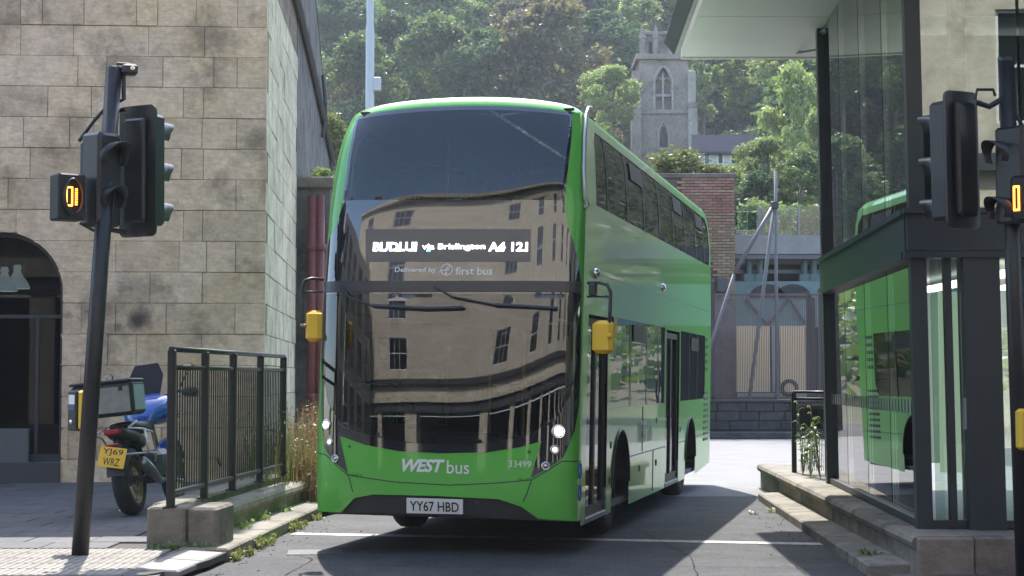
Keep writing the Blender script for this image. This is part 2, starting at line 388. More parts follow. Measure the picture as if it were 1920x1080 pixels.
# ---- left pavement
def kerbL(y): return -2.48+(y-15)*.05            # road side edge of left kerb slabs
edge = [(kerbL(45), 45), (kerbL(24), 24), (kerbL(15), 15.0), (-2.52, 14.4), (-2.62, 13.8), (-3.0, 12.9), (-4.0, 12.2), (-6, 11.6), (-26, 11)]
mb = MB(); slab2d(mb, [(-26, 45)]+[(x-.015, y) for x, y in edge], [], 50, lambda u, v, d: Vector((u, v, d)), .03, .085)
pav = struct('pavement', mb, PAVEJ)
def inpav(x, y): return inpoly(x, y, [(-26, 45)]+edge)
def shared_slab(key, sx, sy, sz, m, cache={}):
    if key not in cache: q = MB(); q.box(0, 0, 0, sx, sy, sz, 0, .006); cache[key] = q.mesh(key, m)
    return cache[key]
n_s = 0
for j in range(18):
    for i in range(8):
        x = -6.9+i*.6+(.3 if j % 2 else 0); y = 15.25+j*.55
        if x > kerbL(y)-.95 or y > 24.6: continue
        o = link('paving_slab', shared_slab('paving_slab', .588, .538, .05, PAVE), pav, (x, y+.27, .075+random.uniform(-.002, .003)), (random.uniform(-.003, .003), random.uniform(-.003, .003), 0)); n_s += 1
tq = MB(); tq.box(0, 0, 0, .392, .392, .05, 0, .005)
for i in range(6):
    tq.box(-.165+i*.066, 0, .0265, .034, .36, .006, 0, .004)
tme = tq.mesh('tactile_slab', TACT)
for j in range(5):
    for i in range(13):
        x = -7.4+i*.4+.2; y = 13.18+j*.4+.2
        if x > -3.05+(y-13.2)*.12: continue
        if y > 15.05: continue
        link('tactile_slab', tme, pav, (x, y, .074))
PALE = mat('pale_kerb', (.24, .23, .215), .85, var=.1, scale=6, bump=.3, rnd=.08)
for (x0, y0, x1, y1) in [(-2.62, 13.55, -2.56, 14.3), (-2.56, 14.3, -2.5, 15.0)]:
    q = MB(); q.box(0, 0, 0, .36, math.hypot(x1-x0, y1-y0)-.012, .06, 0, .012)
    o = part('dropped_kerb', q, PALE, pav); o.location = ((x0+x1)/2-.19, (y0+y1)/2, .07); o.rotation_euler = (0, R(3), -math.atan2(x1-x0, y1-y0))
q = MB()
q.add([(-3.02, 13.2, .098), (-2.75, 13.1, .06), (-2.78, 15.1, .098), (-2.95, 15.1, .099)], [(0, 1, 2, 3)]); part('mortar_fillet', q, PAVE, pav)
# ---- kerb slabs in front of the left plinth
kl = thing('stone_kerb', 'row of worn pale stone kerb slabs in front of the low wall left of the bus', 'kerb')
y = 15.05
while y < 30:
    L = random.uniform(.85, 1.1); q = MB(); q.box(0, 0, 0, .46, L-.015, .2, 0, .015)
    o = part('kerb_slab', q, KERB, kl); o.location = (kerbL(y+L/2)-.23, y+L/2, .015+random.uniform(-.008, .006)); o.rotation_euler = (0, random.uniform(-.01, .02), -.05); y += L
# ---- left plinth with coping
pl = thing('stone_plinth', 'low weathered stone plinth under the black railing at the left kerb', 'plinth')
def lx(y): return .063*(y-15.3)
def plb(y0, y1, x0, x1, z0, z1, ch, nm, m):
    yc = (y0+y1)/2; q = MB(); q.box(0, 0, 0, x1-x0, y1-y0-.01, z1-z0, 0, ch)
    o = part(nm, q, m, pl); o.location = ((x0+x1)/2+lx(yc), yc, (z0+z1)/2); o.rotation_euler = (0, 0, -.063); return o
plb(15.25, 15.95, -3.25, -2.90, .02, .46, .02, 'stone', PLINTH); plb(15.253, 15.95, -2.893, -2.62, .02, .456, .025, 'stone', PLINTH)
y = 15.96
while y < 27:
    L = random.uniform(.9, 1.2); plb(y, y+L, -3.40, -3.135, .02, .44, .02, 'stone', PLINTH)
    Lc = L-.008; q = MB(); pc = [(-.29, -.33), (-.05, -.33), (-.05, -.13), (-.012, -.105), (.0, -.07), (-.012, -.03), (-.05, -.005), (-.10, .0), (-.29, .0)]
    q.prism(pc, Matrix.Translation((0, Lc/2, 0)) @ Matrix.Rotation(math.pi/2, 4, 'X'), Lc); o = part('coping_stone', q, KERB, pl)
    o.location = (-2.84+lx(y+L/2), y+L/2, .352+random.uniform(-.004, .004)); o.rotation_euler = (0, 0, -.063); y += L
# ---- railing
rl = thing('railing', 'black metal pedestrian railing with thin vertical bars on the left stone plinth', 'railing')
def RP(px, z):                                     # a point of the railing's line
    y = {0: 15.3}.get(px, px); return Vector((-3.05+lx(y), y, z))
posts = [15.32, 16.55, 17.75, 19.1, 20.4]
for i, yy in enumerate(posts):
    q = MB(); p = RP(yy, 0); q.box(p.x, p.y, (.44+1.86)/2, .072, .06, 1.42, -.06, .008); q.box(p.x, p.y, .452, .12, .12, .016); part('post', q, POLEBLACK, rl)
ext = 20.42
q = MB(); q.tube([RP(15.29, 1.865), RP(20.42, 1.865)], .026, 10); part('top_rail', q, POLEBLACK, rl, True)
q = MB(); q.tube([RP(15.3, 1.70), RP(20.4, 1.70)], .022, 10); part('middle_rail', q, POLEBLACK, rl, True)
q = MB(); q.tube([RP(15.3, .55), RP(15.42, .58), RP(20.4, .57)], .026, 10); part('bottom_rail', q, POLEBLACK, rl, True)
q = MB(); yy = 15.42
while yy < 20.36:
    p = RP(yy, 0); q.tube([(p.x, p.y, .57), (p.x, p.y, 1.70)], .0078, 5, False); yy += .092
part('bars', q, POLEBLACK, rl, kind='stuff')

# ================================================================== LEFT STONE BUILDING
sb = thing('stone_building', 'tan ashlar stone building with an arched shop window, left of the bus', 'building', (-3.62, 24.9, 0), (0, 0, 0))
U = Vector((.998, .062, 0)).normalized(); V_ = Vector((-.062, .998, 0)).normalized()   # u to the right, v away
def SBp(u, v, z): p = U*u+V_*v; return Vector((p.x, p.y, z))
def pxu(px):                                       # local u of a pixel column on the front face
    d = (px-960)/FPX; # solve x = d*y on line
    # point = (-3.62,24.9)+U*u
    return (d*24.9+3.62)/(U.x-d*U.y)
arch_c, arch_r = pxu(2), (pxu(117)-pxu(2))
spring = 1.61+(708-548)/FPX*24.7
archpoly = [(arch_c-arch_r, -.5)]+[(arch_c-arch_r*math.cos(math.pi*k/24), spring+arch_r*math.sin(math.pi*k/24)) for k in range(25)]+[(arch_c+arch_r, -.5)]
fn = lambda u, z, d: SBp(u, d, z)
q = MB(); slab2d(q, [(-16, 0), (-16, 11.9), (0, 11.9), (0, 0)], [[(max(x, -15.9), max(z, .001)) for x, z in archpoly]], 30, fn, .016, .5); part('front_wall', q, MORTAR, sb)
# side wall: gable profile
q = MB(); slab2d(q, [(.03, 0), (.03, 11.9), (8, 11.9), (13.6, 10.1), (21.8, 7.7), (21.8, 0)], [], 40, lambda v, z, d: SBp(d, v, z), -.5, -.016); part('side_wall', q, MORTAR, sb)
q = MB(); q.add([SBp(0, 0, 11.9), SBp(-16, 0, 11.9), SBp(-16, 8, 11.9), SBp(0, 8, 11.9), SBp(-16, 21.8, 7.7), SBp(0, 21.8, 7.7)], [(0, 1, 2, 3), (3, 2, 4, 5)])
part('roof', q, SLATE, sb)
q = MB(); q.add([SBp(-16, 0, 0), SBp(-16, 0, 11.9), SBp(-16, 8, 11.9), SBp(-16, 21.8, 7.7), SBp(-16, 21.8, 0), SBp(0, 21.8, 0), SBp(0, 21.8, 7.7)], [(0, 1, 2, 3, 4), (4, 3, 6, 5)]); part('rear_wall', q, MORTAR, sb)
# front ashlar blocks
CH = .452; zc = [(-.02)+k*CH for k in range(18)]
random.seed(11)
for k in range(17):
    z0 = zc[k]+.004; z1 = zc[k+1]-.004; u = 0.
    while u > -5.2:
        L = random.choice([.32, .45, .6, .8, 1.0, 1.25])*random.uniform(.85, 1.15)
        u0 = u-L
        if u == 0: u0 = u-(.42 if k % 2 else .9)
        a0, a1 = u0+.004, u-(.004 if u < 0 else -.012)
        pr = random.uniform(-.010, .012)
        q = MB(); touches = a1 > arch_c-arch_r-.05 and a0 < arch_c+arch_r+.05 and z0 < spring+arch_r
        if touches:
            hole = [(max(x, -15.9), z) for x, z in archpoly]
            rect = [(a0, z0), (a0, z1), (a1, z1), (a1, z0)]
            # clip by sampling
            ins = [inpoly(x, z, hole) for x, z in dens(rect, .05)]
            if all(ins): u = u0; continue
            if any(ins):
                big = dens([(max(min(x, a1+.0), a0-.0), z) for x, z in rect], .08)
                # triangulate rect against the arch outline and keep what lies outside
                co = dens(rect, .06)+[(x, z) for x, z in dens(archpoly, .06) if a0 < x < a1 and z0 < z < z1]
                r_ = delaunay_2d_cdt([Vector(c) for c in co], [], [], 0, 1e-5); P = [(v.x, v.y) for v in r_[0]]
                T = [t for t in r_[2] if not inpoly(sum(P[i][0] for i in t)/3, sum(P[i][1] for i in t)/3, hole)]
                if not T: u = u0; continue
                used = sorted({i for t in T for i in t}); ix = {v: k_ for k_, v in enumerate(used)}; P = [P[i] for i in used]; T = [tuple(ix[i] for i in t) for t in T]; n = len(P); ec = {}
                for t in T:
                    for i in range(3): e = (t[i], t[(i+1) % 3]); ec.setdefault((min(e), max(e)), []).append(e)
                q.add([SBp(x, pr, z) for x, z in P]+[SBp(x, .09, z) for x, z in P], T+[tuple(i+n for i in reversed(t)) for t in T]+[(e[0][1], e[0][0], e[0][0]+n, e[0][1]+n) for e in ec.values() if len(e) == 1])
                part('stone', q, STONE_A, sb); u = u0; continue
        c = .004; yb = .09
        q.add([SBp(a0, yb, z0), SBp(a1, yb, z0), SBp(a1, yb, z1), SBp(a0, yb, z1), SBp(a0, pr+c, z0), SBp(a1, pr+c, z0), SBp(a1, pr+c, z1), SBp(a0, pr+c, z1),
               SBp(a0+c, pr, z0+c), SBp(a1-c, pr, z0+c), SBp(a1-c, pr, z1-c), SBp(a0+c, pr, z1-c)],
              [(0, 1, 5, 4), (1, 2, 6, 5), (2, 3, 7, 6), (3, 0, 4, 7), (4, 5, 9, 8), (5, 6, 10, 9), (6, 7, 11, 10), (7, 4, 8, 11), (8, 9, 10, 11)])
        part('stone', q, STONE_A, sb); u = u0
# side painted blocks, first 7 m
for k in range(17):
    z0 = zc[k]+.006; z1 = zc[k+1]-.005; v = 0.0; first = True
    while v < 7.0:
        L = random.uniform(.75, 1.25); v0 = v+.006; v1 = min(v+L, 7.2)-.006; pr = random.uniform(-.008, .008)
        if first: v0 = .10; first = False
        q = MB(); c = .007; xb = -.09
        q.add([SBp(xb, v0, z0), SBp(xb, v1, z0), SBp(xb, v1, z1), SBp(xb, v0, z1), SBp(pr-c, v0, z0), SBp(pr-c, v1, z0), SBp(pr-c, v1, z1), SBp(pr-c, v0, z1),
               SBp(pr, v0+c, z0+c), SBp(pr, v1-c, z0+c), SBp(pr, v1-c, z1-c), SBp(pr, v0+c, z1-c)],
              [(0, 1, 5, 4), (1, 2, 6, 5), (2, 3, 7, 6), (3, 0, 4, 7), (4, 5, 9, 8), (5, 6, 10, 9), (6, 7, 11, 10), (7, 4, 8, 11), (8, 9, 10, 11)])
        part('painted_stone', q, STONE_W, sb); v += L
# far rough section of side wall, a beam line and an iron bracket
q = MB(); slab2d(q, [(7.22, 0), (7.22, 11.85), (8, 11.85), (13.5, 10.05), (21.75, 7.65), (21.75, 0)], [], 3, lambda v, z, d: SBp(d, v, z), -.03, .0)
part('rough_render', q, STONE_G, sb)
q = MB(); q.tube([SBp(.06, 4.0, 8.62), SBp(.07, 12, 8.15), SBp(.08, 21.6, 7.45)], .075, 8); part('rain_gutter', q, DARKGREY, sb)
q = MB(); q.tube([SBp(.05, 16.0, 8.9), SBp(.12, 16.0, 8.2), SBp(.05, 16.1, 7.4)], .05, 6); q.tube([SBp(.05, 20.8, 5.0), SBp(.1, 20.8, 6.7), SBp(.05, 20.8, 7.4)], .04, 6); part('iron_bracket', q, DARKGREY, sb)
# arched window
def ann(c, r0, r1, zs, nb=24):
    return [(c-r0*math.cos(math.pi*k/nb), zs+r0*math.sin(math.pi*k/nb)) for k in range(nb+1)], [(c-r1*math.cos(math.pi*k/nb), zs+r1*math.sin(math.pi*k/nb)) for k in range(nb+1)]
A0, A1 = ann(arch_c, arch_r-.002, arch_r-.06, spring)
wn = MB(); slab2d(wn, [(A0[0][0], .1)]+A0+[(A0[-1][0], .1)], [[(A1[0][0], .5)]+A1+[(A1[-1][0], .5)]], .3, fn, .16, .26)
wf = part('window_frame', wn, mat('window_frame_dark', (.03, .032, .042), .5), sb)
q = MB(); slab2d(q, [(A1[0][0], .5)]+A1+[(A1[-1][0], .5)], [], .3, fn, .20, .21); part('pane', q, glass('shop_glass', (.40, .44, .48), 1.25), wf)
q = MB()
for uu in (arch_c-.1, arch_c+arch_r*.55): q.box(*SBp(uu, .21, 1.45), .05, .06, 2.1)
q.box(*SBp(arch_c, .21, 2.5), arch_r*1.9, .05, .05); part('mullion', q, MATS['window_frame_dark'], wf)
q = MB(); q.box(*SBp(arch_c-.25, .12, .62), 1.3, .12, .5, .062, .01); part('stall_riser', q, mat('grey_panel', (.10, .105, .11), .6), sb)
q = MB(); q.box(*SBp(arch_c, .1, .22), arch_r*2.0, .3, .34, .062, .01); part('window_sill', q, mat('dark_sill', (.05, .05, .055), .6), sb)
# room behind
q = MB()
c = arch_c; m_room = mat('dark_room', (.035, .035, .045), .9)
for (u0, v0, u1, v1) in [(c-2.5, .5, c-2.5, 4), (c-2.5, 4, c+2.2, 4), (c+2.2, 4, c+2.2, .5)]:
    q.quad(SBp(u0, v0, 0), SBp(u1, v1, 0), SBp(u1, v1, 4), SBp(u0, v0, 4))
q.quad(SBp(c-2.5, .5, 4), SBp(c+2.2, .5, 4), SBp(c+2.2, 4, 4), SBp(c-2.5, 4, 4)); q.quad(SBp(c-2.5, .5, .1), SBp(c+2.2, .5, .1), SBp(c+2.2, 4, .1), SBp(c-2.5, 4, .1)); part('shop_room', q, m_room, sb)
OPAL = mat('opal_glass', (.75, .8, .75), .35, emit=(.9, 1, .92), est=.16)  # faint emission added so the shades show pale in the dark room
for k, (px, py) in enumerate([(8, 545), (32, 540)]):
    p = W(px, py, 25.9+k*.7); t = thing('pendant_lamp', ['white opal pendant lamp at the left edge, hanging inside the arched window', 'smaller-looking white opal pendant lamp hanging second from the left edge inside the arched window'][k], 'lamp', p)
    q = MB(); q.lathe([(.05, .36), (.065, .3), (.05, .27), (.08, .2), (.17, .08), (.2, 0), (.19, -.01)], 20); part('shade', q, OPAL, t, True)
    q = MB(); q.tube([(0, 0, .36), (0, 0, 1.1)], .008, 5); part('cord', q, BLACKPL, t)
# pier with cornice and drainpipes at the far side
pr = thing('stone_pier', 'rough grey stone pier with a ledge on top, behind the painted wall', 'pier', (0, 0, 0))
pa, pb = W(553, 760, 32.3), W(612, 760, 32.3)
q = MB(); q.b2(pa.x-.6, pb.x+.05, 32.3, 34.2, 0, 5.2); part('pier_wall', q, STONE_G, pr)
q = MB(); q.b2(pa.x-.0, pb.x+.13, 32.2, 34.3, 5.2, 5.42, .03); part('ledge', q, PLINTH, pr)
for k, px in enumerate((585, 600)):
    p = W(px, 600, 32.1); q = MB(); q.tube([(p.x, 32.12, .3), (p.x, 32.12, 5.05)], .075 if k else .09, 12)
    for z in (1.2, 2.6, 4.0): q.tube([(p.x, 32.12, z), (p.x, 32.12, z+.12)], .11, 12)
    tag(part('drainpipe', q, RED, None, True), ['dark red cast iron drainpipe, left of a pair on the rough pier', 'dark red cast iron drainpipe, right of a pair on the rough pier, nearest the bus'][k], 'drainpipe', 'red drainpipes on the pier')

# ================================================================== BUS
BX, BY, BYAW, BROLL = -.687, 15.571, .2268, .0135
bus = thing('double_decker_bus', 'bright green double decker bus with black wraparound windscreen in the middle of the road', 'bus', (BX, BY, 0), (0, BROLL, -BYAW))
BM = Matrix.Translation((BX, BY, 0)) @ Euler((0, BROLL, -BYAW)).to_matrix().to_4x4()
def interp(z, K):
    if z <= K[0][0]: return K[0][1]
    sl = [(K[i+1][1]-K[i][1])/(K[i+1][0]-K[i][0]) for i in range(len(K)-1)]; m = [sl[0]]+[(sl[i]+sl[i+1])/2 for i in range(len(sl)-1)]+[sl[-1]]
    for i in range(len(K)-1):
        (a, va), (b, vb) = K[i], K[i+1]
        if z <= b: h = b-a; t = (z-a)/h; return va*(2*t**3-3*t*t+1)+m[i]*h*(t**3-2*t*t+t)+vb*(3*t*t-2*t**3)+m[i+1]*h*(t**3-t*t)
    return K[-1][1]
RAKE = [(.2, .03), (.55, .0), (.95, .0), (1.4, .018), (1.9, .052), (2.4, .103), (2.8, .155), (3.2, .22), (3.6, .315), (3.9, .425), (4.12, .545), (4.2, .60)]
HWK = [(.2, 1.245), (.6, 1.25), (2.9, 1.25), (3.5, 1.235), (3.9, 1.20), (4.12, 1.15)]
NE, CC = 3.4, .40
tab = []; acc = 0; prev = None
for k in range(801):
    a = k/800*math.pi/2; X0 = 1.25*math.sin(a)**(2/NE); Y0 = CC*(1-math.cos(a)**(2/NE))
    if prev: acc += math.hypot(X0-prev[0], Y0-prev[1])
    tab.append((acc, X0, Y0)); prev = (X0, Y0)
TS = np.array(tab); SMAX = TS[-1, 0]
def surf(s, z, off=0.):
    """local point of the body shell; s runs round the front and back along each side"""
    def P(s, z):
        a = abs(s); sg = 1 if s >= 0 else -1
        if a <= SMAX: x0 = np.interp(a, TS[:, 0], TS[:, 1]); y0 = np.interp(a, TS[:, 0], TS[:, 2]); k = 1
        else: x0 = 1.25; y0 = CC+(a-SMAX); k = max(0., 1-(a-SMAX)/1.2)
        c_ = max(0., 1-(x0/1.25)**2); rk = interp(z, RAKE); zc_ = max(0., min(1., (z-3.3)/.82)); return Vector((sg*x0*interp(z, HWK)/1.25, y0+rk*k+(.38*min(rk, .10)*c_ if a <= SMAX else 0), z+.085*c_*zc_*zc_))
    p = P(s, z)
    if off:
        n = (P(s+.01, z)-P(s-.01, z)).cross(P(s, z+.01)-P(s, z-.01)).normalized()
        p = p+n*off
    return p
def s_of_y(y): return SMAX+(y-CC)
def pick(px, py, g=(0., 2.)):
    s, z = g
    for it in range(25):
        f = lambda s, z: Vector(proj(BM @ surf(s, z)))
        p = f(s, z); e = Vector((px, py))-p
        if e.length < .05: break
        h = .004; ds = (f(s+h, z)-p)/h; dz = (f(s, z+h)-p)/h
        det = ds.x*dz.y-ds.y*dz.x
        if abs(det) < 1: break
        a = (e.x*dz.y-e.y*dz.x)/det; b = (ds.x*e.y-ds.y*e.x)/det
        s += max(-.25, min(.25, a)); z += max(-.4, min(.4, b)); s = max(-SMAX-.1, min(SMAX+1, s)); z = max(.15, min(4.2, z))
    return (s, z)
def pickl(L):
    out = []
    for px, py in L:
        g = ((px-840)/200*1.02, 1.61+(708-py)/198)
        out.append(pick(px, py, g))
    return out
def skin(name, outer, holes, step, off, m, parent=bus, smooth=True, thick=0, **k):
    P, T = region(outer, holes, step); q = MB(); q.add([surf(s, z, off) for s, z in P], T); n = len(P)
    if thick:
        q = MB(); slab2d(q, outer, holes, step, lambda s, z, d: surf(s, z, d), off, off-thick, True)
    # orient outward
    return part(name, q, m, parent, smooth and not thick, **k)
# glass and mask outlines as seen on the front
M_ = [(673, 201), (727, 190), (827, 182), (914, 180), (997, 183), (1075, 193), (1072, 244), (1066, 307), (1060, 361), (1059, 390), (1064, 423), (1075, 452), (1084, 486), (1088, 523), (1089, 590), (1088, 673), (1085, 757), (1077, 807), (1056, 857), (1031, 886), (995, 898),
      (1015, 827), (977, 838), (914, 848), (827, 850), (748, 846), (685, 834), (637, 817), (652, 887), (622, 868), (609, 840), (604, 800), (603, 760), (604, 715), (605, 590), (606, 523), (609, 486), (618, 448), (631, 423), (641, 390), (645, 360), (650, 328), (661, 257)]
MASK = pickl(M_)
SEAM = pickl([(598, 848), (612, 853), (652, 890), (740, 903), (845, 909), (930, 905), (997, 899), (1054, 864), (1086, 864)])
sl_, sr_ = SEAM[0], SEAM[-1]
ZT = 4.12
gtop = [(-SMAX, ZT), (SMAX, ZT)]
ztop_mask = max(z for s, z in MASK)
UG = [(-SMAX, ZT+.0)]+[(-SMAX, sl_[1])]+SEAM+[(SMAX, sr_[1]), (SMAX, ZT)]
MASKc = [(s, min(z, ZT-.015)) for s, z in MASK]
# the mask dips to touch the seam: nudge inside
SEAMu = [(s, z+.0) for s, z in SEAM]
MASKi = []
for s, z in MASKc:
    zs = np.interp(s, [p[0] for p in SEAMu], [p[1] for p in SEAMu]); MASKi.append((s, max(z, zs+.012)))
front_panel = skin('front_panel', UG, [MASKi], .035, 0, GREENF)
BOT = pickl([(597, 958), (640, 961), (664, 934), (700, 927), (820, 930), (935, 936), (977, 950), (1010, 973), (1082, 977)])
LO = [(-SMAX, SEAM[0][1]-.008)]+[(s, z-.008) for s, z in SEAM]+[(SMAX, SEAM[-1][1]-.008), (SMAX, BOT[-1][1])]+BOT[::-1]+[(-SMAX, BOT[0][1])]
bumper = skin('front_bumper', LO, [], .035, .0, GREENF)
q = MB(); q.tube([surf(s, z-.004, -.004) for s, z in dens([(-SMAX, SEAM[0][1])]+SEAM+[(SMAX, SEAM[-1][1])], .04, False)], .007, 6); part('panel_gap', q, BLACKPL, bus)
GR = pickl([(640, 961), (664, 934), (700, 927), (820, 930), (935, 936), (977, 950), (1010, 973), (960, 974), (820, 966), (745, 965)])
skin('lower_grille', GR, [], .05, -.03, mat('grille_black', (.03, .03, .034), .4, var=.4, scale=90))
q = MB(); seg = dens(BOT, .05, False)
for k in range(len(seg)-1):
    a, b = seg[k], seg[k+1]; q.quad(surf(*a), surf(*b), surf(*b, -.05), surf(*a, -.05))
part('bumper_lip', q, GREENF, bus)
UWp = [(678, 206), (727, 197), (827, 189), (914, 187), (997, 190), (1070, 199), (1066, 244), (1060, 307), (1054, 361), (1052, 376), (648, 376), (655, 328), (666, 257)]
UW = [(s, min(z, ZT-.05)) for s, z in pickl(UWp)]
LW = pickl([(612, 552), (1083, 552), (1084, 600), (1081, 680), (1070, 740), (1040, 790), (985, 818), (914, 831), (827, 834), (748, 829), (685, 814), (640, 792), (616, 757), (610, 720), (610, 650)])
skin('windscreen_surround', MASKi, [UW, LW], .035, .003, mat('surround_black', (.012, .013, .018), .06, coat=1., cior=2.0, bump=.02, bscale=1.4))
skin('upper_windscreen', UW, [], .04, .001, G_UP); skin('lower_windscreen', LW, [], .04, .001, G_BUS)
for L in ([(652, 888), (657, 905), (664, 932)], [(997, 899), (988, 925), (977, 948)]):
    q = MB(); q.tube([surf(s, z, .0) for s, z in dens(pickl(L), .04, False)], .005, 5); part('panel_gap', q, BLACKPL, bus)
# centre ledge of the front between the decks
led = pickl([(610, 529), (1088, 529), (1086, 549), (611, 549)]); skin('wiper_ledge', led, [], .05, .016, mat('ledge_grey', (.04, .04, .047), .3), thick=.014)
# roof: rings drawn in from the top edge of the shell
LEN = 10.9
def ring(d, z):
    pts = []
    sm = s_of_y(LEN-.05)
    for k in range(97):
        s = -sm+2*sm*k/96
        if 16 <= k <= 80: s = -SMAX*1.0+2*SMAX*(k-16)/64
        elif k < 16: s = -sm+(sm-SMAX)*k/16
        else: s = SMAX+(sm-SMAX)*(k-80)/16
        p = surf(s, ZT); cx = p.x*(1-d/1.15); yy = p.y+d*(1.1 if abs(s) < SMAX else 1.1*max(0, 1-(abs(s)-SMAX)/2)); yy = min(yy, LEN-.05-d*.9)
        cr = .085*max(0, 1-(cx/1.15)**2); zb = p.z+(cr-(p.z-ZT))*min(1, d/.3) if yy < 3 else ZT+cr*min(1, d/.1 if d else 0); pts.append(Vector((cx, yy, zb+z)))
    return pts
RG = [(0, 0), (.02, .03), (.05, .06), (.10, .085), (.20, .105), (.40, .12), (.75, .13), (1.12, .135)]
rings = [ring(d, dz) for d, dz in RG]; nR = len(rings[0])
def roofpart(nm, rs, m, hole=True):
    q = MB(); q.add([v for r_ in rs for v in r_], [(i*nR+j, i*nR+(j+1) % nR, (i+1)*nR+(j+1) % nR, (i+1)*nR+j) for i in range(len(rs)-1) for j in range(nR)]); return part(nm, q, m, bus, True)
roofpart('roof_rim', rings[:5], GREEN); roofpart('roof', rings[4:], mat('roof_pale_green', (.50, .60, .50), .35, coat=.6))
# sides
def side(sg):
    yz = lambda L: [(sg*s_of_y(y), z) for y, z in L]
    body = [(CC, ZT), (CC, .27), (1.72 if sg > 0 else 1.6, .27)]
    arch = lambda c, r=.56: [(c-r, .27)]+[(c-r*math.cos(math.pi*k/14), .52+r*math.sin(math.pi*k/14)) for k in range(15)]+[(c+r, .27)]
    outer = [(CC, ZT), (CC, .27)]
    fd, md = (.62, 1.75), (6.0, 7.25)
    if sg > 0: outer += [(fd[0], .27), (fd[0], 2.22), (fd[1], 2.22), (fd[1], .27)]
    outer += arch(2.62)
    if sg > 0: outer += [(md[0], .27), (md[0], 2.22), (md[1], 2.22), (md[1], .27)]
    outer += arch(8.5)+[(LEN-.05, .35), (LEN-.05, ZT)]
    uw = [(.95, 3.28), (LEN-.25, 3.31), (LEN-.12, 3.5), (LEN-.12, 3.9), (LEN-.25, 4.02), (1.1, 4.02), (.88, 3.9)]
    wins = [uw]
    if sg > 0: lw = [[(1.95, 1.32), (5.88, 1.32), (5.88, 2.24), (1.95, 2.24)], [(7.38, 1.32), (10.0, 1.32), (10.15, 1.5), (10.15, 2.24), (7.38, 2.24)]]
    else: lw = [[(1.0, 1.32), (9.8, 1.32), (9.8, 2.24), (1.0, 2.24)]]
    wins += lw
    skin('side_panel', yz(outer), [yz(x) for x in wins], .12, 0, GREEN)
    def glassband(pts, divs, nm):
        skin(nm, yz(pts), [], .15, -.006, G_SIDE if nm[0] == 'l' else G_SIDEU)
        z0 = min(p[1] for p in pts); z1 = max(p[1] for p in pts)
        for d in divs:
            q = MB()
            for zz in range(6):
                za = z0+(z1-z0)*zz/6; zb = z0+(z1-z0)*(zz+1)/6
                q.quad(surf(sg*s_of_y(d-.022), za, .001), surf(sg*s_of_y(d+.022), za, .001), surf(sg*s_of_y(d+.022), zb, .001), surf(sg*s_of_y(d-.022), zb, .001))
            part('window_pillar', q, BLACKPL, bus)
    glassband(uw, [1.75, 3.0, 4.2, 5.45, 6.7, 7.9, 9.1, 10.1], 'upper_side_window')
    for k, b in enumerate(lw): glassband(b, [[3.2, 4.4, 5.3], [8.3, 9.2]][k] if sg > 0 else [2.5, 4, 5.5, 7, 8.5], 'lower_side_window')
    # opening hoppers
    for y0, z0, z1 in [(3.3, 3.78, 3.97), (6.8, 3.78, 3.97), (9.2, 3.78, 3.97)]+([(3.35, 2.02, 2.2), (8.45, 2.0, 2.18)] if sg > 0 else []):
        skin('hopper_window', yz([(y0, z0), (y0+.85, z0), (y0+.85, z1), (y0, z1)]), [], .3, .008, mat('hopper_dark', (.02, .022, .026), .4, spec=.2), thick=.006)
    # wheel arches trims + wheels
    for c in (2.62, 8.5):
        q = MB(); q.tube([surf(sg*s_of_y(c-.56*math.cos(math.pi*k/20)), .52+.56*math.sin(math.pi*k/20), .004) for k in range(21)], .014, 6); part('wheel_arch', q, BLACKPL, bus)
        q = MB()
        for k in range(14):
            a, b = math.pi*k/14, math.pi*(k+1)/14
            P = lambda t, x: Vector((sg*x, c-.56*math.cos(t), .52+.56*math.sin(t)))
            q.quad(P(a, 1.24), P(b, 1.24), P(b, .75), P(a, .75))
        part('wheel_housing', q, BLACKPL, bus)
        wh = link('wheel', MB().tube([(0, 0, 0), (.02, 0, 0)], .02, 6).mesh('wheel_core', DARKGREY), bus, (sg*1.0, c, .48))
        Mx = Matrix.Rotation(math.pi/2*sg, 4, 'Y')
        q = MB(); q.lathe([(.28, -.13), (.44, -.13), (.475, -.09), (.48, 0), (.475, .09), (.44, .13), (.29, .135), (.28, .1)], 32, Mx); part('tyre', q, RUBBER, wh, True)
        q = MB(); q.lathe([(.29, .12), (.25, .09), (.24, .02), (.13, .0), (.12, .07), (.06, .1), (.0, .1)], 24, Mx); part('rim', q, mat('rim_grey', (.28, .28, .29), .5, metal=.3), wh, True)
        for k in range(10):
            a = k*math.pi/5; q = MB(); q.lathe([(.014, .02), (.014, .05), (0, .05)], 6, Mx @ Matrix.Translation((.18*math.cos(a), .18*math.sin(a), 0))); part('wheel_nut', q, DARKGREY, wh)
side(1); side(-1)
# fine seams, flaps, vents on the right side
def line_side(y0, z0, y1, z1, w=.006, nm='panel_seam', m=BLACKPL):
    q = MB(); q.tube([surf(s_of_y(y0+(y1-y0)*k/6), z0+(z1-z0)*k/6, .001) for k in range(7)], w, 5); part(nm, q, m, bus)
line_side(3.25, .78, 6.0, .78); line_side(7.25, .78, 7.9, .78); line_side(9.1, .8, 10.8, .8); line_side(4.1, 1.3, 4.1, .8); line_side(4.95, .78, 4.95, .3); line_side(.6, 2.62, 10.8, 2.62, .004)
for y, z in ((4.0, 1.0), (5.2, 1.12), (3.9, .62), (5.2, .62), (7.4, .95), (2.0, .95), (1.95, .6)):
    q = MB(); q.box(1.253, y, z, .012, .07, .07, 0, .004); part('flap_catch', q, BLACKPL, bus)
for k in range(5): q = MB(); q.box(1.256, 10.35+.0, 1.75+k*.11, .014, .28, .05, 0, .004); part('vent_slot', q, BLACKPL, bus)
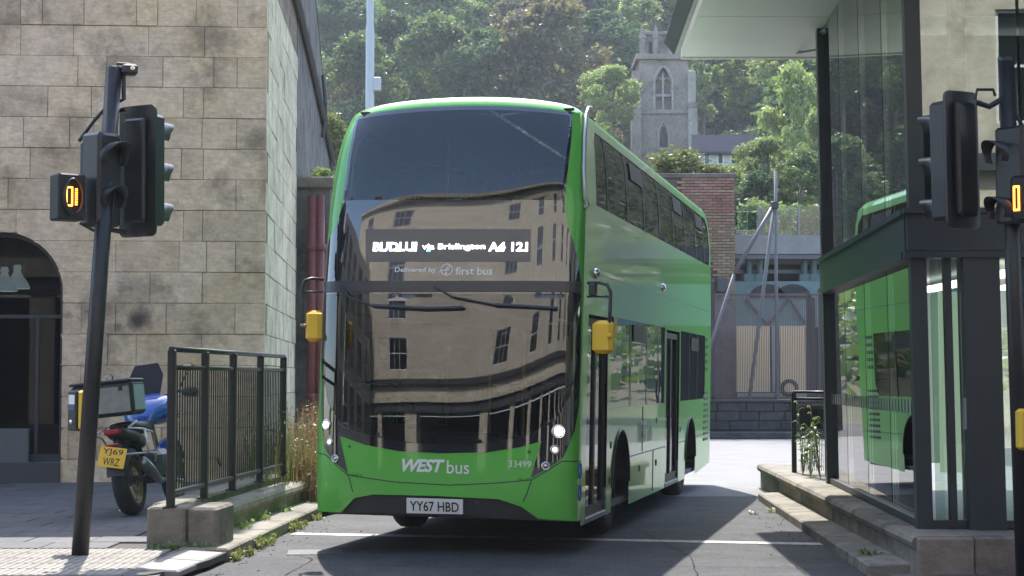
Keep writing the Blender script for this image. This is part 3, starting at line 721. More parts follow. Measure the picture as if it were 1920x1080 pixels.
for k in range(9): q = MB(); q.box(1.256, 10.3, .72+k*.085, .014, .5, .04, 0, .004); part('vent_slot', q, BLACKPL, bus)
for y, z in ((1.0, 2.62), (5.6, 2.72)):
    q = MB(); q.lathe([(.05, 0), (.05, .02), (.03, .045), (0, .05)], 12, Matrix.Translation((1.25, y, z)) @ Matrix.Rotation(math.pi/2, 4, 'Y')); part('marker_lamp', q, CHROME, bus, True)
# doors
DG = glass('door_glass', (.12, .13, .14), 1.8, .02, 1.5)
def door(y0, y1):
    d = MB(); 
    fr = [(y0+.02, .33), (y0+.02, 2.19), (y1-.02, 2.19), (y1-.02, .33)]; ym = (y0+y1)/2
    h = [[(y0+.07, .42), (y0+.07, 2.12), (ym-.04, 2.12), (ym-.04, .42)], [(ym+.04, .42), (ym+.04, 2.12), (y1-.07, 2.12), (y1-.07, .42)]]
    yz = lambda L: [(s_of_y(y), z) for y, z in L]
    dd = skin('door', yz(fr), [yz(x) for x in h], .15, -.025, BLACKPL, thick=.04)
    for x in h: o = skin('door_pane', yz(x), [], .25, -.045, DG, dd)
    for s_ in (-1, 1):
        q = MB(); yy = ym+s_*.09; q.tube([(1.19, yy, .9), (1.19, yy, 1.7)], .014, 6); part('door_handle', q, YELLOW, dd)
    q = MB(); q.b2(1.2, 1.255, y0, y1, .27, .325, .008); part('door_sill', q, ALU, dd)
door(.62, 1.75); door(6.0, 7.25)
# rear
q = MB(); P = []
for k in range(20):
    z = .35+(ZT-.35)*k/19; P.append((interp(z, HWK), z))
poly = P+[(.9, ZT+.05), (-.9, ZT+.05)]+[(-x, z) for x, z in P[::-1]]
slab2d(q, poly, [], 1, lambda x, z, d: Vector((x, LEN+d, z)), -.06, 0); part('rear_panel', q, GREEN, bus)
q = MB(); q.b2(-1.0, 1.0, LEN+.003, LEN+.02, 3.2, 4.0, .01); part('rear_window', q, BLACKGLOSS, bus)
# interior
DK = mat('bus_interior', (.16, .16, .17), .8); SEATM = mat('seat_moquette', (.10, .09, .15), .9, col2=(.03, .13, .06), scale=20)
q = MB(); q.b2(-1.2, 1.2, .5, LEN-.1, .30, .36); part('lower_floor', q, DK, bus)
q = MB(); q.b2(-1.2, 1.2, .62, LEN-.1, 2.46, 2.60); part('upper_floor', q, DK, bus)
q = MB(); q.b2(-1.0, 1.0, .62, 2.0, .72, .72+.02); q.b2(-1.22, -.1, .32, .9, .36, 1.16, .04); q.b2(-.1, .5, .3, .62, .36, 1.1, .03); part('dashboard', q, mat('dash', (.05, .055, .06), .6), bus)
q = MB(); q.tube([(-.72+.2*math.cos(k*math.pi/10), .98+.13*math.sin(k*math.pi/10), 1.28+.14*math.sin(k*math.pi/10)) for k in range(21)], .016, 6, False); q.tube([(-.72, .9, 1.05), (-.72, .98, 1.28)], .03, 8); part('steering_wheel', q, BLACKPL, bus)
q = MB(); q.b2(-.98, -.5, 1.5, 1.95, .8, .95, .04); q.b2(-.98, -.5, 1.92, 2.06, .9, 1.7, .05); part('driver_seat', q, SEATM, bus)
q = MB(); q.b2(-.2, -.15, .9, 2.1, .36, 1.9); part('cab_screen', q, DARKGREY, bus)
q = MB(); q.b2(-1.18, 1.18, LEN-.5, LEN-.4, .4, 2.4); part('rear_bulkhead', q, DK, bus)
sq = MB(); sq.b2(-.42, .42, -.2, .22, .42, .54, .03); sq.b2(-.42, .42, .18, .28, .45, 1.12, .04); sq.tube([(-.38, .23, 1.1), (-.3, .23, 1.17), (.3, .23, 1.17), (.38, .23, 1.1)], .015, 6)
sme = sq.mesh('seat', SEATM)
for i in range(10):
    for sx in (-.66, .66):
        link('seat', sme, bus, (sx, 1.6+i*.86, 2.6))
for i in range(5):
    for sx in (-.66, .66): 
        if not (i == 4 and sx > 0): link('seat', sme, bus, (sx, 3.3+i*.86 if sx < 0 else [3.2, 4.1, 5.0, 8.0, 9][i], .36))
pm = MB(); pm.tube([(0, 0, 0), (0, 0, 1.5)], .017, 6); pme = pm.mesh('grab_pole', mat('grab_yellow', (.5, .42, .08), .4))
for x, y, z in ((-.3, 1.3, 2.6), (.3, 2.5, 2.6), (.9, 1.95, .36), (.3, 2.2, .6), (-.3, 3.2, .6), (.3, 4.5, .6), (.5, 5.9, .6), (.5, 7.3, .6)): link('grab_pole', pme, bus, (x, y, z))
q = MB(); q.tube([(-1.05, .95, 3.05), (1.05, .95, 3.05)], .016, 6); part('front_rail', q, MATS['grab_yellow'], bus)
q = MB(); q.b2(-1.15, 1.15, 1.3, LEN-.4, .29, .35); q.b2(-.5, .5, 3.2, 9.8, .2, .3); part('underframe', q, BLACKPL, bus)
# headlamps
def lamp(px, py, r, m, ringm=CHROME):
    s, z = pick(px, py, ((px-840)/200, 1.61+(708-py)/198)); p = surf(s, z, .004); n = (surf(s, z, .05)-surf(s, z, 0)).normalized()
    Mx = Matrix.Translation(p) @ n.to_track_quat('Z', 'Y').to_matrix().to_4x4()
    hl = part('headlight', MB().lathe([(r+.012, 0), (r+.010, .012), (r, .014), (r*.95, .002)], 20, Mx), ringm, bus, True)
    part('reflector', MB().lathe([(r*.95, .003), (r*.7, .006)], 20, Mx), CHROME, hl, True); part('lens', MB().lathe([(r*.72, .006), (r*.5, .014), (0, .018)], 20, Mx), m, hl, True)
lamp(613, 796, .042, LAMPW); lamp(619, 828, .026, LAMPS); lamp(629, 860, .028, CHROME)
lamp(1047, 809, .055, LAMPW); lamp(1040, 843, .032, LAMPS); lamp(1023, 874, .03, CHROME)
for px, py in ((655, 837), (992, 847)):
    s, z = pick(px, py, ((px-840)/200, .95)); p = surf(s, z, .001); part('tow_cap', MB().lathe([(.018, 0), (.014, .008), (0, .008)], 10, Matrix.Translation(p) @ Matrix.Rotation(math.pi/2, 4, 'X')), mat('green_dark', (.03, .2, .04), .4), bus)
for px in (690, 1068):
    s, z = pick(px, 192, ((px-840)/200*.95, 4.1)); p = surf(s, min(z, 4.11), .01); q = MB(); q.box(p.x, p.y+.02, ZT+.035, .10, .05, .03, 0, .01); part('marker_light', q, DARKGREY, bus)
# text and prints
def bustext(name, body, pxc, pyc, wpx, hpx, m, off=.006, fine=False, **k):
    s0, z0 = pick(pxc, pyc, ((pxc-840)/200, 1.61+(708-pyc)/198)); sc = 1/202.
    V, F = textfit(body, wpx*sc, hpx*sc, **k); q = MB(); q.add([surf(s0+x, z0+y-.0, off) for x, y in V], F); return part(name, q, m, bus)
def busrect(name, x0, y0, x1, y1, m, off, thick=.004):
    a = pickl([(x0, y0), (x1, y0), (x1, y1), (x0, y1)]); return skin(name, a, [], .05, off, m, thick=thick)
busrect('destination_panel', 686, 430, 995, 491, mat('display_panel', (.10, .095, .09), .35, coat=.3), .008)
bustext('display_text', 'BUDLUI', 741, 463, 86, 17, LED, .013, bold=.03)
bustext('display_text', 'via Brislington', 851, 464, 122, 14, LED, .013, bold=.015)
bustext('display_text', 'A4 121', 953, 463, 74, 17, LED, .013, bold=.03)
for (x, w_, m) in ((712, 14, LEDB), (741, 10, LEDY), (770, 12, LEDB), (800, 8, LEDB), (930, 10, LEDY), (968, 8, LEDB), (982, 8, LEDY)):
    busrect('display_glow', x, 468, x+w_, 472, m, .012, .002)
bustext('display_small_print', 'Delivered by', 779, 507, 80, 12, WHITEP, .005, bold=.012)
bustext('operator_logo_text', 'first bus', 889, 508, 70, 15, WHITEP, .005, bold=.006)
s0, z0 = pick(838, 506, (0, 2.6)); q = MB(); q.tube([surf(s0+.052*math.cos(t*math.pi/14), z0+.052*math.sin(t*math.pi/14), .005) for t in range(29)], .0055, 5, False)
q.tube([surf(s0+x, z0+y, .005) for x, y in ((-.066, -.018), (-.03, -.01), (.02, .0), (.03, .004))], .006, 5); q.tube([surf(s0+x, z0+y, .005) for x, y in ((-.012, -.045), (.0, .0), (.006, .022), (.028, .03))], .006, 5); part('operator_logo', q, WHITEP, bus)
bustext('livery_text', 'WEST', 794, 873, 82, 24, WHITEP, .006, shear=.3, bold=.035, spacing=.95)
bustext('livery_text', 'bus', 859, 876, 42, 24, WHITEP, .006, bold=.002)
bustext('fleet_number', '33499', 975, 870, 41, 12, WHITEP, .006)
npb = pickl([(764, 933), (869, 936), (869, 963), (764, 961)]); pl_ = skin('number_plate', npb, [], .1, .03, mat('plate_white', (.72, .72, .72), .45), thick=.02)
o = bustext('plate_text', 'YY67 HBD', 816, 948.5, 93, 18, mat('plate_ink', (.012, .012, .014), .5), .034, bold=.012); o.parent = pl_
# side prints
def sidetext(body, yc, zc_, w_, h_, m, **k):
    V, F = textfit(body, w_, h_, **k); q = MB(); q.add([surf(s_of_y(yc+x), zc_+y, .003) for x, y in V], F); part('side_print', q, m, bus)
sidetext('WEST bus', 4.3, 1.02, 1.1, .25, mat('faded_print', (.42, .55, .42), .5), shear=.2, bold=.03)
q = MB(); q.add([surf(s_of_y(2.05+a), 2.06+b, .006) for a, b in ((0, 0), (.2, 0), (.2, .18), (0, .18))], [(0, 1, 2, 3)]); part('window_sticker', q, YELLOW, bus)
BLUEP = mat('blue_badge', (.04, .1, .45), .5)
for z in (.78, .58):
    q = MB(); q.tube([surf(SMAX-.06+.0+.05*math.cos(t*math.pi/8), z+.07*math.sin(t*math.pi/8), .003) for t in range(17)], .008, 4, False); part('blue_badge', q, BLUEP, bus)
# wipers
for pts in ([(640, 536), (660, 560), (700, 574), (800, 580), (870, 578)], [(815, 538), (850, 558), (930, 573), (1045, 580)]):
    P = [surf(*pick(px, py, ((px-840)/200, 2.4)), .035) for px, py in pts]; q = MB(); q.tube(P, .011, 6); q.tube(P[2:], .018, 5); part('wiper', q, BLACKPL, bus)
# corner deflector tube
P = [surf(*pick(px, py, (1.35, 1.61+(708-py)/198)), .035) for px, py in ((1096, 385), (1091, 370), (1090, 320), (1091, 260), (1093, 215), (1097, 190))]
P = [P[0]+Vector((-.03, -.02, -.03))]+P+[P[-1]+Vector((.0, .12, .02))]; q = MB(); q.tube(P, .019, 8); part('branch_deflector', q, mat('deflector_grey', (.42, .44, .45), .3, metal=.5), bus, True)
# mirrors
BMI = BM.inverted()
def L_(px, py, y): return BMI @ W(px, py, y)
dL = 15.75
q = MB(); q.tube([L_(607, 524, dL), L_(585, 522, dL-.05), L_(571, 526, dL-.08), L_(566, 540, dL-.1), L_(567, 600, dL-.1), L_(570, 615, dL-.1)], .014, 8); q.tube([L_(606, 547, dL), L_(567, 547, dL-.1)], .01, 6)
mr_ = part('mirror', q, BLACKPL, bus, True)
def mirror_head(x0, y0, x1, y1, d, par, rz):
    a, b = L_(x0, y1, d), L_(x1, y0, d); c = (a+b)/2; q = MB(); q.box(c.x, c.y, c.z, abs(b.x-a.x)+.02, .11, abs(b.z-a.z), rz, .035); part('mirror_housing', q, YELLOW, par)
    q = MB(); q.box(c.x, c.y+.058, c.z, abs(b.x-a.x)-.03, .006, abs(b.z-a.z)-.05, rz, .002); part('mirror_glass', q, CHROME, par)
mirror_head(575, 582, 603, 641, dL-.1, mr_, .15)
q = MB(); c = L_(569, 610, dL-.12); q.box(c.x, c.y, c.z, .06, .05, .03, 0, .01); part('mirror_knuckle', q, mat('knuckle_tan', (.3, .2, .12), .6), mr_)
dR = 15.35
q = MB(); q.tube([L_(1103, 531, dR+.25), L_(1125, 530, dR+.05), L_(1139, 534, dR), L_(1145, 548, dR-.03), L_(1144, 580, dR-.03), L_(1141, 640, dR-.03)], .016, 8); q.tube([L_(1102, 556, dR+.25), L_(1143, 556, dR)], .011, 6)
mr2 = part('mirror', q, BLACKPL, bus, True); q = MB(); c = L_(1112, 543, dR+.15); q.box(c.x, c.y, c.z, .07, .07, .11, 0, .01); part('mirror_bracket', q, BLACKPL, mr2)
mirror_head(1112, 601, 1150, 663, dR, mr2, -.1)
q = MB(); c = L_(1143, 629, dR-.09); q.box(c.x, c.y, c.z, .05, .04, .045, 0, .012); part('mirror_knuckle', q, YELLOW, mr2)

# ================================================================== RIGHT GLASS BUILDING
gb = thing('glass_building', 'dark framed glass corner building with a white canopy on the right', 'building')
A = Vector((3.80, 20.3, 0)); B = Vector((3.42, 14.25, 0)); Fd = Vector((.995, -.06, 0)).normalized()
LN = -.0135                                         # the facade leans very slightly
def gw(p, z): return Vector((p.x+LN*(z-.36)*1.0, p.y, z))
def col(p, w, d, z0, z1, rz, nm='column', m=STEELBLUE):
    a, b = gw(p, z0), gw(p, z1); q = MB(); c, s = math.cos(rz), math.sin(rz)
    vs = [(o.x+x*c-y*s, o.y+x*s+y*c, o.z) for o in (a, b) for x, y in ((-w/2, -d/2), (w/2, -d/2), (w/2, d/2), (-w/2, d/2))]
    q.add(vs, [(0, 3, 2, 1), (4, 5, 6, 7), (0, 1, 5, 4), (1, 2, 6, 5), (2, 3, 7, 6), (3, 0, 4, 7)]); return part(nm, q, m, gb)
LW_ = (A-B).normalized(); rzL = math.atan2(LW_.y, LW_.x)-math.pi/2
H = 5.78
Cn = B+Fd*5.6                                       # far right of the front face
def fascia(p, q_, z0, z1, t, nm='fascia', m=STEELBLUE, proud=0.):
    n = Vector(((q_-p).y, -(q_-p).x, 0)).normalized(); q = MB(); vs = []
    for z in (z0, z1):
        for o in (p, q_):
            g = gw(o, z); vs += [g+n*(t/2+proud), g-n*t/2]
    q.add(vs, [(0, 2, 3, 1), (4, 5, 7, 6), (0, 4, 6, 2), (1, 3, 7, 5), (0, 1, 5, 4), (2, 6, 7, 3)]); return part(nm, q, m, gb)
col(A, .15, .16, .36, H, rzL); col(B, .13, .13, .36, H+3.4, rzL); col(B+Fd*.24, .055, .09, .36, 2.62, 0)
col(B+Fd*.50, .30, .22, .36, 2.62, 0, 'pillar'); col(B+Fd*.50+Vector((0, .5, 0)), .12, .12, 3, H+3.4, 0)
col(B+Fd*.86, .06, .08, .36, 2.62, 0); col(B+Fd*1.75, .1, .1, .36, H+3, 0)
fascia(A, B, 2.66, 2.97, .2); fascia(A, B, 2.60, 2.66, .26); fascia(A, B, 2.97, 3.02, .26)
fascia(B+Vector((-.09, 0, 0)), Cn, 2.664, 2.968, .2); fascia(B+Vector((-.12, 0, 0)), Cn, 2.604, 2.657, .26); fascia(B+Vector((-.12, 0, 0)), Cn, 2.974, 3.018, .26)
fascia(A, B, .37, .43, .1); fascia(B, Cn, .372, .432, .1)
def pane(p, q_, t0, t1, z0, z1, y=0.):
    d = q_-p; a = p+d*t0; b = p+d*t1; q = MB(); n = Vector((d.y, -d.x, 0)).normalized()*.006
    q.add([gw(a, z0)-n, gw(b, z0)-n, gw(b, z1)-n, gw(a, z1)-n, gw(a, z0)+n, gw(b, z0)+n, gw(b, z1)+n, gw(a, z1)+n], [(0, 3, 2, 1), (4, 5, 6, 7), (0, 1, 5, 4), (2, 3, 7, 6), (1, 2, 6, 5), (3, 0, 4, 7)]); return part('pane', q, G_BLD, gb)
for t0, t1 in ((.02, .235), (.24, .49), (.495, .735), (.74, .985)):
    pane(A, B, t0, t1, .43, 2.60); pane(A, B, t0, t1, 3.02, H)
for t0, t1 in ((.018, .04), (.048, .062), (.12, .15), (.16, .31), (.32, .6)): pane(B, Cn, t0, t1, .43, 2.60)
for t0, t1 in ((.01, .155), (.16, .31), (.33, .66), (.67, .99)): pane(B, Cn, t0, t1, 3.02, H+3.2)
# floors, ceilings and back walls inside
IN = mat('interior_grey', (.22, .225, .22), .8); INF = mat('interior_floor', (.20, .19, .18), .4)
def poly_at(L, z, t, nm, m):
    q = MB(); n = len(L); q.add([(x, y, z) for x, y in L]+[(x, y, z+t) for x, y in L], [tuple(reversed(range(n))), tuple(range(n, 2*n))]+[(i, (i+1) % n, n+(i+1) % n, n+i) for i in range(n)]); return part(nm, q, m, gb)
foot = [(A.x+.1, A.y-.1), (B.x+.12, B.y+.12), (Cn.x, Cn.y+.12), (Cn.x, A.y-.1)]
poly_at(foot, .362, .03, 'floor', INF); poly_at(foot, 2.68, .25, 'floor_slab', IN)
q = MB(); q.b2(7.5, 7.6, 14.2, 20.2, .4, 5.7); part('inner_wall', q, mat('inner_dark', (.03, .045, .045), .7), gb)
q = MB(); q.b2(4.3, 9.0, 20.25, 20.35, 3.05, 5.7); part('rear_wall', q, IN, gb)
PALEGLOW = mat('pale_green_glow_panel', (.52, .60, .50), .6, emit=(.85, 1, .78), est=.17)  # emission added to the interior panels, standing in for daylight behind them
def inner(px0, px1, py0, py1, y, m, nm): a, b = W(px0, py1, y), W(px1, py0, y); q = MB(); q.b2(a.x, b.x, y, y+.04, a.z, b.z); return part(nm, q, m, gb)
inner(1765, 1802, 547, 886, 14.75, PALEGLOW, 'blind_panel'); inner(1851, 1864, 547, 884, 14.75, PALEGLOW, 'blind_panel'); inner(1741, 1759, 548, 868, 14.9, mat('grey_green_glow_panel', (.30, .36, .33), .6, emit=(.7, .9, .8), est=.07), 'blind_panel')  # all three panels glow by added emission, none is a lamp
inner(1585, 1617, 560, 860, 20.1, mat('inner_dark2', (.04, .055, .06), .7), 'inner_post')
q = MB(); q.b2(4.5, 4.65, 15.6, 19.6, 2.55, 2.6); part('strip_light', q, mat('strip_light', (.8, .8, .8), .4, emit=(1, 1, 1), est=1.1), gb)
q = MB(); q.b2(5.3, 5.45, 15.6, 18.6, 2.56, 2.61); part('strip_light', q, MATS['strip_light'], gb)
# opal marks on the glass at chest height
q = MB()
for k in range(34):
    t = .03+k*.028; p = A.lerp(B, t); g = gw(p, 1.36); q.box(g.x-.011, g.y, g.z, .003, .04, .12, rzL)
part('manifestation', q, mat('etched', (.30, .34, .33), .6), gb, kind='stuff')
q = MB()
for k in range(3): g = B+Fd*(.4+.35*k)
a = W(1808, 690, 13.62); q.b2(a.x-.008, a.x+.008, 13.60, 13.66, 1.2, 1.45); part('door_pull', q, ALU, gb)
# canopy
CANW = mat('white_soffit', (.57, .53, .55), .55, var=.05, scale=.7)
def cl(y): return 2.21-.028*(22.1-y)
n_ = 5
for i in range(4):
    y0 = 12+i*2.53; y1 = y0+2.51
    for x0f, x1f in ((0, 1.9), (1.91, 4.4), (4.41, 7.5)):
        q = MB(); vs = []
        for z in (H+.01, H+.20): vs += [(cl(y0)+x0f, y0, z), (cl(y0)+x1f, y0, z), (cl(y1)+x1f, y1, z), (cl(y1)+x0f, y1, z)]
        q.add(vs, [(0, 3, 2, 1), (4, 5, 6, 7), (0, 1, 5, 4), (1, 2, 6, 5), (2, 3, 7, 6), (3, 0, 4, 7)]); part('soffit_panel', q, CANW, gb)
q = MB(); q.tube([(cl(11)-.06, 11, H+.1), (cl(22.1)-.06, 22.1, H+.1)], .05, 6); part('canopy_edge', q, ALU, gb)
q = MB(); q.add([(cl(11)-.22, 11, H+.2), (cl(22.1)-.22, 22.1, H+.2), (cl(22.1)-.1, 22.1, H+.04), (cl(11)-.1, 11, H+.04), (cl(11)-.2, 11, H+.26), (cl(22.1)-.2, 22.1, H+.26)], [(0, 1, 2, 3), (4, 5, 1, 0), (3, 2, 5, 4)]); part('canopy_gutter', q, STEELBLUE, gb)
q = MB(); q.b2(cl(22.1), 8.6, 22.09, 22.16, H-.01, H+.22); part('canopy_fascia', q, CANW, gb)
q = MB(); q.tube([W(1490, 100, 22.0)+Vector((0, 0, 0)), gw(A, 5.55)], .014, 5); part('stay_cable', q, BLACKPL, gb)
q = MB(); a = gw(A, H-.05); q.tube([a, (a.x+1.2, 11.5, H-.05)], .07, 4); part('canopy_beam', q, STEELBLUE, gb)

# right plinth, kerb
rp = thing('stone_plinth', 'low stone plinth with rounded coping under the glass building at the right kerb', 'plinth')
def rx(y): return 3.19+.0355*(y-13.56)
y = 13.56
while y < 24.2:
    L = random.uniform(1.1, 1.7) if y > 13.6 else 1.3; yc = y+L/2; Lc = L-.008
    poly = [(0, -.34), (.04, -.34), (.04, -.12), (0, -.09), (-.015, -.05), (.005, -.015), (.05, 0), (.62, 0), (.62, -.34)]
    q = MB(); M4 = Matrix.Translation((rx(yc), yc+Lc/2, .36)) @ Matrix.Rotation(-.0355, 4, 'Z') @ Matrix.Rotation(math.pi/2, 4, 'X')
    q.prism(poly, M4, Lc); part('coping_stone', q, KERB if y > 16 else PLINTH, rp); y += L
for x0, x1 in ((.0, .44), (.447, .95), (.957, 1.7)):
    q = MB(); q.b2(3.19+x0, 3.19+x1, 13.48, 13.56+(.0 if x0 < .4 else .7), .02, .352 if x0 < .3 else .356, .012); part('stone', q, stone('end_stone', (.27, .22, .19), (.22, .19, .17), (.06, .05, .05), .5, .12, .6) if 'end_stone' not in MATS else MATS['end_stone'], rp)
kr = thing('stone_kerb', 'broad sloping stone kerb slabs along the right plinth, with weeds', 'kerb')
def kx(y): return 2.90+.04*(y-14.25)
y = 13.9
while y < 22.4:
    L = min(random.uniform(.85, 1.25), 22.5-y+.01); q = MB(); q.box(0, 0, 0, .36, L-.012, .2, 0, .015); o = part('kerb_slab', q, KERB, kr); o.location = (kx(y+L/2)+.18, y+L/2, .005); o.rotation_euler = (0, -.04, -.04); y += L
q = MB(); q.b2(2.95, 7.5, 9.5, 13.47, -.1, .07); q = struct('footway', q, PAVE)
# railing at the far end of right plinth
rr = thing('railing', 'black railing with mesh infill and flat top rail at the end of the right plinth', 'railing')
q = MB(); p0, p1 = W(1488, 735, 22.6), W(1550, 735, 22.0)
for z in (1.42, 1.33): q.tube([(p0.x, p0.y, z), (p1.x+.1, p1.y, z)], .02, 8)
part('top_rail', q, POLEBLACK, rr, True)
for p in (p0, p1): q = MB(); q.b2(p.x-.03, p.x+.03, p.y-.03, p.y+.03, .36, 1.42, .004); part('post', q, POLEBLACK, rr)
q = MB(); x = p0.x+.03
while x < p1.x: q.b2(x, x+.006, 22.25, 22.27, .4, 1.2); x += .022
part('bars', q, POLEBLACK, rr, kind='stuff')
q = MB(); q.b2(p0.x+.02, p1.x, 22.3, 22.33, .95, 1.25); part('rail_panel', q, DARKGREY, rr)

# ================================================================== TRAFFIC LIGHTS
def oriented(center, nrm, up=Vector((0, 0, 1))):
    n = Vector(nrm).normalized(); x = up.cross(n).normalized(); z = n.cross(x); return Matrix.Translation(center) @ Matrix((x, z, n)).transposed().to_4x4()   # local Z = nrm, Y = up
def rbox(q, M, sx, sy, sz, ch=.01, off=(0, 0, 0)): q.box(0, 0, 0, sx, sy, sz, 0, ch, M @ Matrix.Translation(off)); return q
def visor(name, c, n, r, L, par, m=SIGNALBLACK):
    Mx = oriented(c, n); q = MB(); k = 20; vs = []
    a0, a1 = R(-35), R(215)
    for rr_, ls in ((r, 1), (r*.94, 1)):
        for j in range(k+1):
            a = a0+(a1-a0)*j/k; e = L*(.45+.55*max(0, math.sin(a)))
            vs += [Mx @ Vector((rr_*math.cos(a), rr_*math.sin(a), 0)), Mx @ Vector((rr_*math.cos(a), rr_*math.sin(a), e))]
    N = 2*(k+1); fs = []
    for j in range(k):
        fs += [(2*j, 2*j+2, 2*j+3, 2*j+1), (N+2*j, N+2*j+1, N+2*j+3, N+2*j+2), (2*j+1, 2*j+3, N+2*j+3, N+2*j+1)]
    q.add(vs, fs); return part(name, q, m, par, True)
DL = 15.4
g0 = G(150, 1041, .1); tl = thing('traffic_light', 'black traffic light on a leaning pole at the left, with yellow push button box', 'traffic light', g0)
inv = lambda o: Matrix.Translation(o.location).inverted()
def TP(px, py, d=0, base=DL, o=tl): return W(px, py, base+d)-o.location
top = TP(214, 128, 0); pb = Vector((0, 0, 0))
q = MB(); q.tube([pb, pb.lerp(top, .5), top], .073, 16); part('pole', q, POLEBLACK, tl, True)
q = MB(); q.tube([top, top+Vector((0, 0, .006))], [.073, .04], 16); part('pole_cap', q, SIGNALBLACK, tl)
q = MB(); q.tube([TP(222, 190), TP(232, 186), TP(232, 135), TP(240, 128)], .02, 8); q.box(*TP(243, 131), .14, .12, .1, .3, .02); q.box(*TP(232, 120), .13, .05, .02, .3, .006); part('detector', q, SIGNALBLACK, tl)
o = MB().lathe([(.022, 0), (.02, .01), (0, .012)], 10, Matrix.Translation(TP(249, 128, -.06)) @ Matrix.Rotation(math.pi/2, 4, 'X')); part('detector_lens', o, CHROME, tl)
aw = Vector((math.sin(R(26)), math.cos(R(26)), 0)); cb = TP(259, 321, .05); Mh = oriented(cb, aw, Vector((-.012, 0, 1)).normalized())
q = MB(); hh = 1.20/2; wv = .205; rr_ = .06
poly = []
for (sx, sy, a0) in ((1, 1, 0), (-1, 1, 90), (-1, -1, 180), (1, -1, 270)):
    for k in range(6): a = R(a0+k*18); poly.append((sx*(wv-rr_)+rr_*math.cos(a), sy*(hh-rr_)+rr_*math.sin(a)))
q.prism(poly, Mh @ Matrix.Translation((0, 0, -.012)), .024); sb_ = part('backing_board', q, SIGNALBLACK, tl)
q = MB(); rbox(q, Mh, .30, 1.02, .2, .03, (0, .02, .12)); rbox(q, Mh, .24, .95, .07, .02, (0, 0, -.04)); part('signal_housing', q, SIGNALBLACK, tl)
for k, py in enumerate((243, 321, 398)):
    c = Mh @ Vector((0, (321-py)/207, .22)); visor('visor', c, aw-Vector((0, 0, .0)), .115, .24, tl, mat('visor_grey', (.05, .05, .055), .4))
    q = MB(); q.lathe([(.1, 0), (.07, .02), (0, .03)], 16, oriented(c, aw)); part('lens', q, mat('dead_lens', (.03, .03, .03), .2), tl, True)
q = MB(); q.tube([TP(212, 210), TP(235, 205)], .02, 6); q.tube([TP(205, 430), TP(235, 436)], .025, 6); part('bracket', q, SIGNALBLACK, tl)
q = MB(); q.tube([TP(196, 205), TP(178, 225), TP(148, 265)], .017, 6); part('cable_conduit', q, SIGNALBLACK, tl)
# side pedestrian head and count box
fr = Vector((.80, -.60, 0)); c = TP(190, 338, -.16); Mp = oriented(c, fr)
q = MB(); rbox(q, Mp, .27, .84, .26, .03); rbox(q, Mp, .22, .7, .06, .02, (0, 0, -.15)); ph = part('pedestrian_signal', q, SIGNALBLACK, tl)
visor('visor', Mp @ Vector((-.0, .20, .13)), fr, .125, .20, ph); visor('visor', Mp @ Vector((-.0, -.18, .13)), fr, .115, .17, ph)
q = MB(); q.box(*TP(178, 256), .12, .1, .03, 0, .01); q.box(*TP(165, 420, .03), .1, .08, .03); q.tube([TP(150, 418), TP(175, 432), TP(200, 428)], .016, 6); part('bracket', q, SIGNALBLACK, tl)
fr2 = Vector((.58, -.81, 0)); c = TP(129, 370, -.42); Mq = oriented(c, fr2)
q = MB(); rbox(q, Mq, .25, .41, .22, .015, (0, 0, -.03)); cbx = part('count_box', q, SIGNALBLACK, tl)
q = MB(); hood = [(.088*math.cos(k*math.pi/14), .165*math.sin(k*math.pi/14)) for k in range(28)]
vs = []
for dd, sc_ in ((.08, 1), (.15, .96), (.15, .9), (.085, .9)): vs += [Mq @ Vector((x*sc_, y*sc_, dd)) for x, y in hood]
q.add(vs, [(r_*28+j, r_*28+(j+1) % 28, (r_+1)*28+(j+1) % 28, (r_+1)*28+j) for r_ in range(3) for j in range(28)]); part('hood', q, SIGNALBLACK, cbx, True)
q = MB()
for (x, y, w_, h_) in ((-.052, .0, .011, .17), (-.002, 0, .011, .17), (-.027, .08, .05, .013), (-.027, -.08, .05, .013)): rbox(q, Mq, w_, h_, .008, 0, (x, y, .086))
for k in range(10): rbox(q, Mq, .022, .006, .008, 0, (.036, -.07+k*.0155, .086))
part('count_display', q, AMBER, cbx)
# sticker, push button
q = MB(); c = TP(172, 621, -.078); q.box(c.x, c.y, c.z, .065, .006, .1, .1); part('sticker', q, mat('sticker_white', (.5, .5, .52), .6, col2=(.2, .2, .25), scale=30), tl)
nb = Vector((-.62, -.78, 0)); c = TP(143, 770, -.03); Mb = oriented(c, nb)
q = MB(); rbox(q, Mb, .13, .36, .1, .012); pbx = part('push_button_box', q, SIGNALBLACK, tl)
q = MB(); c = TP(156, 769, -.08); q.box(c.x, c.y, c.z, .085, .12, .355, .35, .02); part('yellow_cover', q, YELLOW, pbx)
q = MB(); rbox(q, Mb, .085, .085, .004, 0, (.0, .10, .052)); part('instruction_label', q, WHITEP, pbx)
q = MB(); rbox(q, Mb, .085, .05, .004, 0, (.0, .03, .052)); part('instruction_label', q, mat('label_blue', (.05, .09, .22), .5), pbx)
q = MB(); q.lathe([(.022, 0), (.02, .012), (0, .014)], 12, Mb @ Matrix.Translation((0, -.1, .05))); part('button', q, CHROME, pbx)

